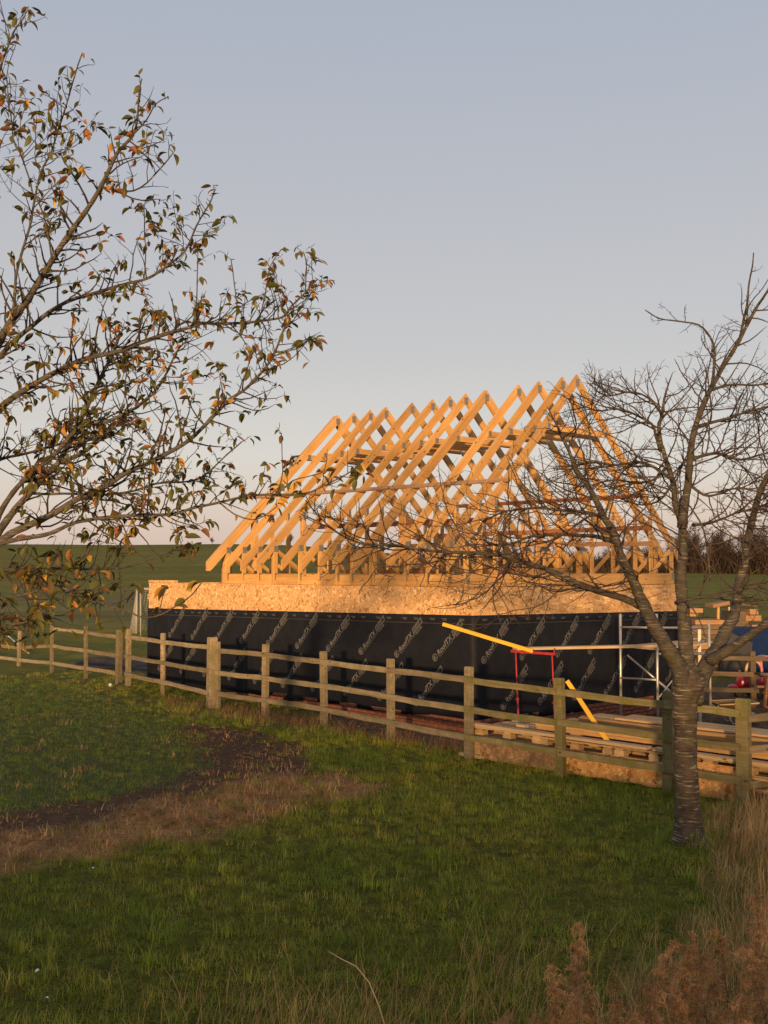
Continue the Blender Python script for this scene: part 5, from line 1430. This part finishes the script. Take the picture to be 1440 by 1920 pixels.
hv = []; hf = []
for k in range(9000):
    px = rnd.uniform(850, 1640); Y = 150 + rnd.uniform(-3, 5) + (1440 - px) * 0.02; g = gl(px, Y); h = rnd.uniform(0.7, 2.6) * (1.0 if px < 1200 else 1.35) * (0.6 + 0.5 * abs(mnoise.noise(Vector((px * 0.02, 0, 0)))) + 0.3)
    d = Vector((rnd.gauss(0, 0.28), rnd.gauss(0, 0.2), 1)); q = g + d * h; wd = rnd.uniform(0.05, 0.14); b = len(hv); a = rnd.uniform(0, 3.14); s_ = Vector((math.cos(a), math.sin(a), 0)) * wd
    hv += [g - s_, g + s_, q + s_ * 0.3, q - s_ * 0.3]; hf.append((b, b + 1, b + 2, b + 3))
o = link('hedge', mesh('hedge', hv, hf, M['hedge'])); tag(o, 'dense brown hedge along the far edge of the field', 'hedge', kind='stuff')

# ------------------------------------------------------------------ grass and weeds
prot = bpy.data.collections.new('grass_tufts')      # sources for the scattered grass, not linked to the scene
def tuft_mesh(name, seed, n, rad_, h0, h1, wd, lean, mat_):
    rnd = random.Random(seed); vs = []; fs = []; tn = []
    for k in range(n):
        a = rnd.uniform(0, 6.28); r_ = rad_ * math.sqrt(rnd.random()); p = Vector((r_ * math.cos(a), r_ * math.sin(a), -0.008)); h = rnd.uniform(h0, h1)
        b_ = rnd.uniform(0, 6.28); d = Vector((math.cos(b_), math.sin(b_), 0)) * rnd.uniform(0.1, lean); s_ = Vector((-math.sin(b_), math.cos(b_), 0)) * wd * rnd.uniform(0.6, 1.3) / 2
        b = len(vs); t0 = rnd.random() * 0.35
        for i, f_ in enumerate((1.0, 0.8, 0.45)):
            q = p + Vector((0, 0, h)) * (i / 3) + d * h * (i / 3) ** 2; vs += [q - s_ * f_, q + s_ * f_]; tn += [t0, t0]
        vs.append(p + Vector((0, 0, h * (1 - 0.15 * lean))) + d * h); tn.append(t0)
        fs += [(b, b + 1, b + 3, b + 2), (b + 2, b + 3, b + 5, b + 4), (b + 4, b + 5, b + 6)]
    me_ = mesh(name, vs, fs, mat_); a_ = me_.attributes.new('tone', 'FLOAT', 'POINT'); a_.data.foreach_set('value', tn)
    return me_
def scatter(name, label, cat, protos, region, dens_fn, res=0.3, smin=0.7, smax=1.3, seed=1):
    pc = bpy.data.collections.new(name + '_tufts')
    for k, me_ in enumerate(protos):
        o = bpy.data.objects.new(name + '_tuft', me_); pc.objects.link(o)
    x0, x1, y0, y1 = region; nx_ = int((x1 - x0) / res) + 1; ny_ = int((y1 - y0) / res) + 1
    vs = []; dn = []
    for j in range(ny_):
        for i in range(nx_):
            x, y = x0 + i * res, y0 + j * res; vs.append((x, y, gz(x, y))); dn.append(max(0.0, dens_fn(x, y)))
    fs = [(j * nx_ + i, j * nx_ + i + 1, (j + 1) * nx_ + i + 1, (j + 1) * nx_ + i) for j in range(ny_ - 1) for i in range(nx_ - 1)]
    me_ = mesh(name, vs, fs); a_ = me_.attributes.new('dens', 'FLOAT', 'POINT'); a_.data.foreach_set('value', dn)
    o = link(name, me_); tag(o, label, cat, kind='stuff')
    ng = bpy.data.node_groups.new(name, 'GeometryNodeTree')
    ng.interface.new_socket('Geometry', in_out='INPUT', socket_type='NodeSocketGeometry'); ng.interface.new_socket('Geometry', in_out='OUTPUT', socket_type='NodeSocketGeometry')
    n_, l_ = ng.nodes, ng.links
    gi, go = n_.new('NodeGroupInput'), n_.new('NodeGroupOutput')
    at_ = n_.new('GeometryNodeInputNamedAttribute'); at_.data_type = 'FLOAT'; at_.inputs['Name'].default_value = 'dens'
    dp = n_.new('GeometryNodeDistributePointsOnFaces'); dp.distribute_method = 'RANDOM'; dp.inputs['Seed'].default_value = seed
    l_.new(gi.outputs[0], dp.inputs['Mesh']); l_.new(at_.outputs[0], dp.inputs['Density'])
    ci = n_.new('GeometryNodeCollectionInfo'); ci.inputs['Collection'].default_value = pc; ci.inputs['Separate Children'].default_value = True; ci.inputs['Reset Children'].default_value = True
    ip = n_.new('GeometryNodeInstanceOnPoints'); ip.inputs['Pick Instance'].default_value = True
    l_.new(dp.outputs['Points'], ip.inputs['Points']); l_.new(ci.outputs[0], ip.inputs['Instance'])
    rr = n_.new('FunctionNodeRandomValue'); rr.data_type = 'FLOAT_VECTOR'; rr.inputs[0].default_value = (-0.12, -0.12, 0); rr.inputs[1].default_value = (0.12, 0.12, 6.28)
    l_.new(rr.outputs[0], ip.inputs['Rotation'])
    rs = n_.new('FunctionNodeRandomValue'); rs.data_type = 'FLOAT'; rs.inputs[2].default_value = smin; rs.inputs[3].default_value = smax; rs.inputs['Seed'].default_value = 3
    l_.new(rs.outputs[1], ip.inputs['Scale'])
    l_.new(ip.outputs[0], go.inputs[0])
    md = o.modifiers.new('scatter', 'NODES'); md.node_group = ng
    return o
M['grass'] = mat_grass('grass', [(0.0, (0.210, 0.282, 0.025)), (0.4, (0.281, 0.340, 0.036)), (0.7, (0.256, 0.254, 0.037)), (0.88, (0.505, 0.397, 0.088)), (1.0, (0.230, 0.300, 0.027))],
                       ((0.62, 0.80, 0.66), (1.0, 1.0, 1.0), (1.35, 1.12, 1.05)))
M['crop'] = mat_grass('crop', [(0.0, (0.120, 0.206, 0.030)), (0.5, (0.179, 0.258, 0.039)), (0.85, (0.221, 0.258, 0.037)), (1.0, (0.481, 0.342, 0.075))], ((0.8, 0.85, 0.85), (1, 1, 1), (1.15, 1.1, 1.0)))
M['straw'] = mat_grass('straw', [(0.0, (0.413, 0.233, 0.092)), (0.4, (0.571, 0.337, 0.138)), (0.7, (0.270, 0.136, 0.056)), (1.0, (0.730, 0.481, 0.210))], ((0.6, 0.55, 0.55), (1, 1, 1), (1.25, 1.25, 1.25)), world_scale=2.0)
M['dry'] = mat_grass('dry', [(0.0, (0.405, 0.260, 0.108)), (0.25, (0.675, 0.468, 0.216)), (0.45, (0.257, 0.150, 0.072)), (0.6, (0.162, 0.143, 0.042)), (0.75, (0.540, 0.338, 0.144)), (0.9, (0.351, 0.182, 0.084)), (1.0, (0.743, 0.533, 0.264))], ((0.7, 0.7, 0.7), (1, 1, 1), (1.15, 1.1, 1.0)))
lawn_p = [tuft_mesh('lawn_tuft', s, 30, 0.085, 0.02, 0.11, 0.0046, 1.1, M['grass']) for s in range(6)]
crop_p = [tuft_mesh('crop_tuft', 20 + s, 16, 0.07, 0.025, 0.08, 0.004, 1.1, M['crop']) for s in range(4)]
straw_p = [tuft_mesh('straw_tuft', 40 + s, 18, 0.10, 0.03, 0.10, 0.006, 2.2, M['straw']) for s in range(4)]
def lawn_d(x, y):
    c_, s_, d_, t_, si, ro, p_ = masks(x, y)
    k = (1 - c_) * (1 - 0.96 * s_) * (1 - 0.86 * d_) * (1 - 0.45 * t_) * (1 - 0.97 * si) * (1 - 0.7 * ro)
    n = 0.72 + 0.45 * mnoise.noise(Vector((x * 0.9, y * 0.9, 11))) + 0.55 * mnoise.noise(Vector((x * 2.7, y * 2.7, 4)))
    return 92 * k * n * (1 - 0.5 * smooth(14, 24, y)) * (1 - smooth(25, 30, y))
scatter('lawn_grass', 'short mown dark green grass of the lawn', 'grass', lawn_p, (-10, 8, 5.6, 30), lawn_d, 0.15, 0.5, 1.25)
coarse_p = [tuft_mesh('coarse_tuft', 60 + s_, 26, 0.06, 0.06, 0.17, 0.0055, 1.2, M['grass']) for s_ in range(3)]
def coarse_d(x, y):
    c_, s_, d_, t_, si, ro, p_ = masks(x, y)
    k = (1 - c_) * (1 - s_) * (1 - 0.8 * d_) * (1 - si) * (1 - ro)
    return 15 * k * max(0.0, mnoise.noise(Vector((x * 1.1, y * 1.1, 31))) + 0.05 + 0.3 * mnoise.noise(Vector((x * 4, y * 4, 33)))) * (1 - smooth(17, 24, y))
scatter('coarse_grass', 'longer coarse grass clumps scattered through the lawn', 'grass', coarse_p, (-7, 7, 5.6, 24), coarse_d, 0.2, 0.6, 1.4, seed=9)
def crop_d(x, y):
    c_ = masks(x, y)[0]; s_ = masks(x, y)[1]
    return 120 * c_ * (1 - 0.8 * s_) * (0.85 + 0.7 * mnoise.noise(Vector((x * 1.3, y * 1.3, 2))))
scatter('crop_seedlings', 'bluish green young crop in the field corner on the left', 'crop', crop_p, (-11, 0, 12, 28), crop_d, 0.25, seed=2)
def straw_d(x, y):
    c_, s_, d_, t_, si, ro, p_ = masks(x, y)
    return (85 * d_ + 10 * t_) * max(0.25, 0.75 + 1.3 * mnoise.noise(Vector((x * 2.6, y * 2.6, 17)))) + 5 * s_ + 1.2 * c_ + 4 * ro + 2.5 * si
scatter('straw_litter', 'dead brown grass and straw along the bare soil strip', 'straw', straw_p, (-11, 7, 9, 28), straw_d, 0.2, 0.5, 1.7, seed=3)

# long dry grass on the right and along the bottom
def blades(name, label, cat, spots, mat_, seed):
    rnd = random.Random(seed); vs = []; fs = []; tn = []
    for (p, h, lean, wd) in spots:
        b_ = rnd.gauss(0.4, 1.2); d = Vector((math.cos(b_), math.sin(b_) * 0.7, 0)) * lean; s_ = Vector((math.cos(b_ + 1.57), math.sin(b_ + 1.57), 0)) * wd / 2
        if rnd.random() < 0.6: s_ = Vector((wd / 2, 0, 0))
        b = len(vs); t0 = rnd.random(); n = 5
        for i in range(n):
            t = i / n; q = p + Vector((0, 0, h * (t - 0.25 * lean * t * t))) + d * h * t * t; f_ = 1 - 0.75 * t; vs += [q - s_ * f_, q + s_ * f_]; tn += [t0, t0]
        vs.append(p + Vector((0, 0, h * (1 - 0.25 * lean))) + d * h); tn.append(t0)
        for i in range(n - 1): fs.append((b + 2 * i, b + 2 * i + 1, b + 2 * i + 3, b + 2 * i + 2))
        fs.append((b + 2 * n - 2, b + 2 * n - 1, b + 2 * n))
    me_ = mesh(name, vs, fs, mat_); a_ = me_.attributes.new('tone', 'FLOAT', 'POINT'); a_.data.foreach_set('value', tn)
    return tag(link(name, me_), label, cat, kind='stuff')
rnd = random.Random(5); spots = []
VERGE = poly_px([(1285, 1570), (1330, 1535), (1500, 1500), (1700, 1560), (1650, 2100), (1000, 2150), (1060, 1960), (1200, 1860), (1310, 1750), (1345, 1660), (1325, 1610)])
bb = [min(p[0] for p in VERGE), max(p[0] for p in VERGE), min(p[1] for p in VERGE), max(p[1] for p in VERGE)]
while len(spots) < 11000:
    x, y = rnd.uniform(bb[0], bb[1]), rnd.uniform(bb[2], bb[3])
    dd = pdist(x, y, VERGE) + 0.3 * mnoise.noise(Vector((x * 2, y * 2, 0)))
    if dd < 0: continue
    h = rnd.uniform(0.14, 0.6) * (0.5 + 0.75 * smooth(0, 0.7, dd)) * (0.75 + 0.7 * mnoise.noise(Vector((x * 2.2, y * 2.2, 6)))); spots.append((Vector((x, y, gz(x, y) - 0.01)), h, rnd.uniform(0.1, 0.8), rnd.uniform(0.003, 0.006)))
for k in range(620):
    px = rnd.gauss(620, 190); py = rnd.uniform(1880, 2050); g = gnd(px, py); spots.append((Vector((g.x, g.y, gz(g.x, g.y) - 0.01)), rnd.uniform(0.15, 0.5), rnd.uniform(0.2, 0.9), rnd.uniform(0.002, 0.0045)))
for k in range(420):
    px = rnd.uniform(860, 1330); py = rnd.uniform(1800, 2020); g = gnd(px, py); spots.append((Vector((g.x, g.y, gz(g.x, g.y) - 0.01)), rnd.uniform(0.2, 0.6), rnd.uniform(0.2, 0.9), rnd.uniform(0.002, 0.0045)))
blades('dry_grass', 'long straw coloured dry grass on the bank by the cherry trunk', 'grass', spots, M['dry'], 6)
spots = []
for k in range(1500):
    a = rnd.uniform(-8.5, -0.1); q = fpt(a, rnd.uniform(0.0, 0.55)) if a > -2.5 else fpt(a, rnd.uniform(0.05, 0.4)); 
    if mnoise.noise(Vector((a * 1.1, 0, 3))) < -0.12: continue
    x, y = proj(q)
    spots.append((Vector((q.x, q.y, gz(q.x, q.y) - 0.01)), rnd.uniform(0.08, 0.34), rnd.uniform(0.1, 0.7), rnd.uniform(0.004, 0.010)))
M['dead'] = mat_grass('dead', [(0.0, (0.195, 0.098, 0.053)), (0.4, (0.285, 0.150, 0.075)), (0.8, (0.150, 0.083, 0.045)), (1.0, (0.330, 0.225, 0.120))], ((0.7, 0.7, 0.7), (1, 1, 1), (1.1, 1.0, 1.0)))
blades('dead_weeds', 'low reddish brown dead weeds along the foot of the long fence', 'weeds', spots, M['dead'], 8)

# dead goldenrod-like plants bottom right
M['seed'] = mat_grass('seed', [(0.0, (0.361, 0.200, 0.093)), (0.4, (0.500, 0.289, 0.144)), (0.75, (0.258, 0.133, 0.060)), (1.0, (0.620, 0.385, 0.198))], ((0.8, 0.8, 0.8), (1, 1, 1), (1.1, 1.05, 1.0)), 0.35, 3.0)
def weed(seed, h):
    rnd = random.Random(seed); st = MB(); vs = []; fs = []; tn = []
    top = Vector((rnd.uniform(-.12, .12), rnd.uniform(-.1, .1), h)); mid = Vector((rnd.uniform(-.04, .04), rnd.uniform(-.04, .04), h * 0.5))
    def ax(t): return Vector((0, 0, 0)).lerp(mid, min(1, 2 * t)) if t < 0.5 else mid.lerp(top, 2 * t - 1)
    st.tube([ax(t) for t in (0, 0.25, 0.5, 0.75, 1)], [0.005, 0.0045, 0.004, 0.003, 0.0015], 5)
    def fibre(p, d, L_, wd, t0):
        s_ = d.cross(Vector((rnd.gauss(0, 1), rnd.gauss(0, 1), rnd.gauss(0, 1)))).normalized() * wd / 2; b = len(vs)
        m_ = p + d * L_ * 0.55 + Vector((0, 0, L_ * 0.06)); e = p + d * L_ + Vector((0, 0, -L_ * 0.25))
        vs.extend([p - s_ * .5, p + s_ * .5, m_ + s_, m_ - s_, e]); tn.extend([t0] * 5); fs.extend([(b, b + 1, b + 2, b + 3), (b + 3, b + 2, b + 4)])
    for k in range(60):
        t = rnd.uniform(0.30, 1.0); p = ax(t); a = rnd.uniform(0, 6.28); L_ = rnd.uniform(0.06, 0.19) * (1.15 - 0.75 * t) * 1.1
        d = Vector((math.cos(a), math.sin(a), rnd.uniform(0.1, 0.8))).normalized(); pts = [p]
        for i in range(5):
            d = (d + Vector((0, 0, -0.22)) + Vector((rnd.gauss(0, .12), rnd.gauss(0, .12), rnd.gauss(0, .12)))).normalized(); p = p + d * L_ / 5; pts.append(p)
        st.tube(pts, [0.0018, 0.0016, 0.0014, 0.0012, 0.001, 0.0007], 3, False)
        t0 = rnd.random()
        for q in pts[1:]:
            for _ in range(5):
                f_ = Vector((rnd.gauss(0, 1), rnd.gauss(0, 1), rnd.gauss(0.2, 1))).normalized(); fibre(q, (f_ + d * 0.8).normalized(), rnd.uniform(0.018, 0.05), rnd.uniform(0.002, 0.0052), (t0 + rnd.uniform(0, 0.25)) % 1)
    for k in range(40):   # curled dead leaves low on the stem
        t = rnd.uniform(0.08, 0.8); a = rnd.uniform(0, 6.28); fibre(ax(t), Vector((math.cos(a), math.sin(a), rnd.uniform(-0.6, 0.3))).normalized(), rnd.uniform(0.04, 0.09), rnd.uniform(0.006, 0.012), rnd.random())
    m1 = st.me('stem', M['dead']); m2 = mesh('seed_head', vs, fs, M['seed']); a_ = m2.attributes.new('tone', 'FLOAT', 'POINT'); a_.data.foreach_set('value', tn)
    return m1, m2
WV = [weed(s, 1.0) for s in (1, 2, 3, 4, 5)]
WP = [(1072, 1722, 5.75), (1112, 1772, 5.6), (1046, 1812, 5.45), (1150, 1838, 5.35), (1090, 1862, 5.1), (1228, 1752, 5.6), (1262, 1722, 5.8), (1300, 1762, 5.65), (1335, 1790, 5.8), (1205, 1835, 5.3), (1270, 1842, 5.2), (1238, 1880, 5.0), (1352, 1745, 6.1), (1398, 1720, 6.2), (1432, 1685, 6.4), (1418, 1790, 5.7), (1375, 1825, 5.4),
      (905, 1893, 5.5), (955, 1908, 5.4), (1010, 1880, 5.25), (745, 1912, 5.6), (1325, 1870, 5.1), (1440, 1860, 5.3), (1155, 1890, 5.0)]
for k, (px, py, Y) in enumerate(WP):
    g = gl(px + rnd.uniform(-12, 12), Y); top = at(px, py, Y); h = (top.z - g.z) * rnd.uniform(0.88, 1.02)
    e = empty('dead_weed', g, rnd.uniform(0, 6.28)); tag(e, 'dead brown weed stalk with fluffy seed plumes on the bank below the cherry tree', 'weed', 'dead weeds on the bank')
    a_, b_ = WV[k % 5]
    for nm, me_ in (('stem', a_), ('seed_head', b_)):
        o = link(nm, me_, e); o.scale = (h * (0.85 + 0.45 * (k * 37 % 10) / 10),) * 2 + (h,)
# one long dead stalk leaning over the lawn
mb_ = MB(); pts = [at(x, y, 6.0 + i * 0.03) for i, (x, y) in enumerate(((725, 1935), (712, 1890), (692, 1842), (668, 1812), (640, 1798), (615, 1783)))]
o_ = gl(730, 6.0); pts = [o_ + Vector((0, 0, 0))] + pts; mb_.tube([p - o_ for p in pts], [0.004, 0.004, 0.0038, 0.0034, 0.003, 0.0024, 0.0012], 5)
mb_.tube([pts[4] - o_, at(668, 1790, 6.05) - o_], [0.002, 0.001], 4)
o = mb_.build('dead_stalk', M['board_pale'], None, True, o_); tag(o, 'single pale bent stalk leaning over the lawn at the grass edge', 'stalk')
# fallen leaves on the lawn
for k, (px, py, mat_, lab) in enumerate(((24, 1779, 'leaf', 'pinkish curled fallen leaf lying on the dark lawn'), (66, 1840, 'white', 'white petal like scrap lying on the lawn'), (90, 1890, 'white', 'thin white scrap standing among the lawn blades'), (1252, 1612, 'leaf', 'brown fallen leaf on the lawn below the cherry trunk'), (173, 1638, 'white', 'tiny pale scrap on the grass by the dry strip'))):
    g = gnd(px, py); me_ = mesh('fallen_leaf', LV[k][0], LV[k][1], M['leaf'] if mat_ == 'leaf' else M['white'], True)
    o = link('fallen_leaf', me_, None, (g.x, g.y, gz(g.x, g.y) + 0.055), (0.3, -0.2, k * 1.3)); o.scale = (0.08 if k == 0 else 0.045,) * 3; tag(o, lab, 'leaf' if mat_ == 'leaf' else 'scrap')
# rubble and clods on the site and the bare soil
vs = []; fs = []
def clod(p, s):
    b = len(vs); r_ = lambda: s * rnd.uniform(0.6, 1.2)
    vs.extend([p + Vector((r_(), 0, s * .2)), p + Vector((-r_(), 0, s * .15)), p + Vector((0, r_(), s * .2)), p + Vector((0, -r_(), s * .15)), p + Vector((s * rnd.uniform(-.3, .3), s * rnd.uniform(-.3, .3), r_() * .8)), p + Vector((0, 0, -s * .3))])
    for q in ((0, 2, 4), (2, 1, 4), (1, 3, 4), (3, 0, 4), (2, 0, 5), (1, 2, 5), (3, 1, 5), (0, 3, 5)): fs.append(tuple(i + b for i in q))
n = 0
while n < 4200:
    x, y = rnd.uniform(-8, 8), rnd.uniform(10, 26); mk = masks(x, y)
    if rnd.random() < mk[4] * 0.7 + mk[1] * 0.9 + mk[2] * 0.12: clod(Vector((x, y, gz(x, y))), rnd.uniform(0.008, 0.04) * (1.2 if mk[4] > .5 else 1)); n += 1
o = link('rubble', mesh('rubble', vs, fs, M['mud'])); tag(o, 'small clods and rubble on the bare site soil', 'rubble', kind='stuff')

# scattered fallen leaves in the lawn, too many and too small to pick apart
vs = []; fs = []; tn = []; n = 0
while n < 420:
    x, y = rnd.uniform(-5, 5.5), rnd.uniform(6.3, 17); mk = masks(x, y)
    if mk[0] + mk[1] + mk[4] > 0.4: continue
    d = Vector((rnd.gauss(0, 1), rnd.gauss(0, 1), rnd.gauss(0, 0.25))).normalized(); Rm, q = leaf_mat(Vector((x, y, gz(x, y) + rnd.uniform(0.015, 0.06))), d, 1.0, rnd.uniform(-8, 8)); sz = rnd.uniform(0.03, 0.065); v0, f0 = LV[n % 7]; b = len(vs)
    vs += [tuple(Rm @ (Vector(v) * sz) + Vector((x, y, gz(x, y) + 0.04))) for v in v0]; fs += [tuple(i + b for i in f) for f in f0]; t0 = rnd.uniform(0.55, 0.84); tn += [t0] * len(v0); n += 1
me = mesh('leaf_litter', vs, fs, M['leaf'], True); a = me.attributes.new('tone', 'FLOAT', 'POINT'); a.data.foreach_set('value', tn)
tag(link('leaf_litter', me), 'small brown fallen leaves strewn over the lawn', 'leaves', kind='stuff')

spots = []
for k in range(1300):
    a = rnd.uniform(-8.5, 5.0); q = fpt(a, rnd.gauss(-0.02, 0.10))
    if mnoise.noise(Vector((a * 1.4, 0, 7))) < -0.1: continue
    spots.append((Vector((q.x, q.y, gz(q.x, q.y) - 0.01)), rnd.uniform(0.06, 0.22), rnd.uniform(0.2, 0.9), rnd.uniform(0.004, 0.007)))
for k in range(260):
    a = rnd.uniform(0, 6.28); r_ = abs(rnd.gauss(0.26, 0.08)); q = gl(1293, RY) + Vector((math.cos(a) * r_, math.sin(a) * r_, 0))
    spots.append((Vector((q.x, q.y, gz(q.x, q.y) - 0.01)), rnd.uniform(0.08, 0.26), rnd.uniform(0.2, 0.8), rnd.uniform(0.003, 0.006)))
blades('fence_grass', 'unmown grass along the fence feet and round the cherry trunk', 'grass', spots, M['grass'], 12)
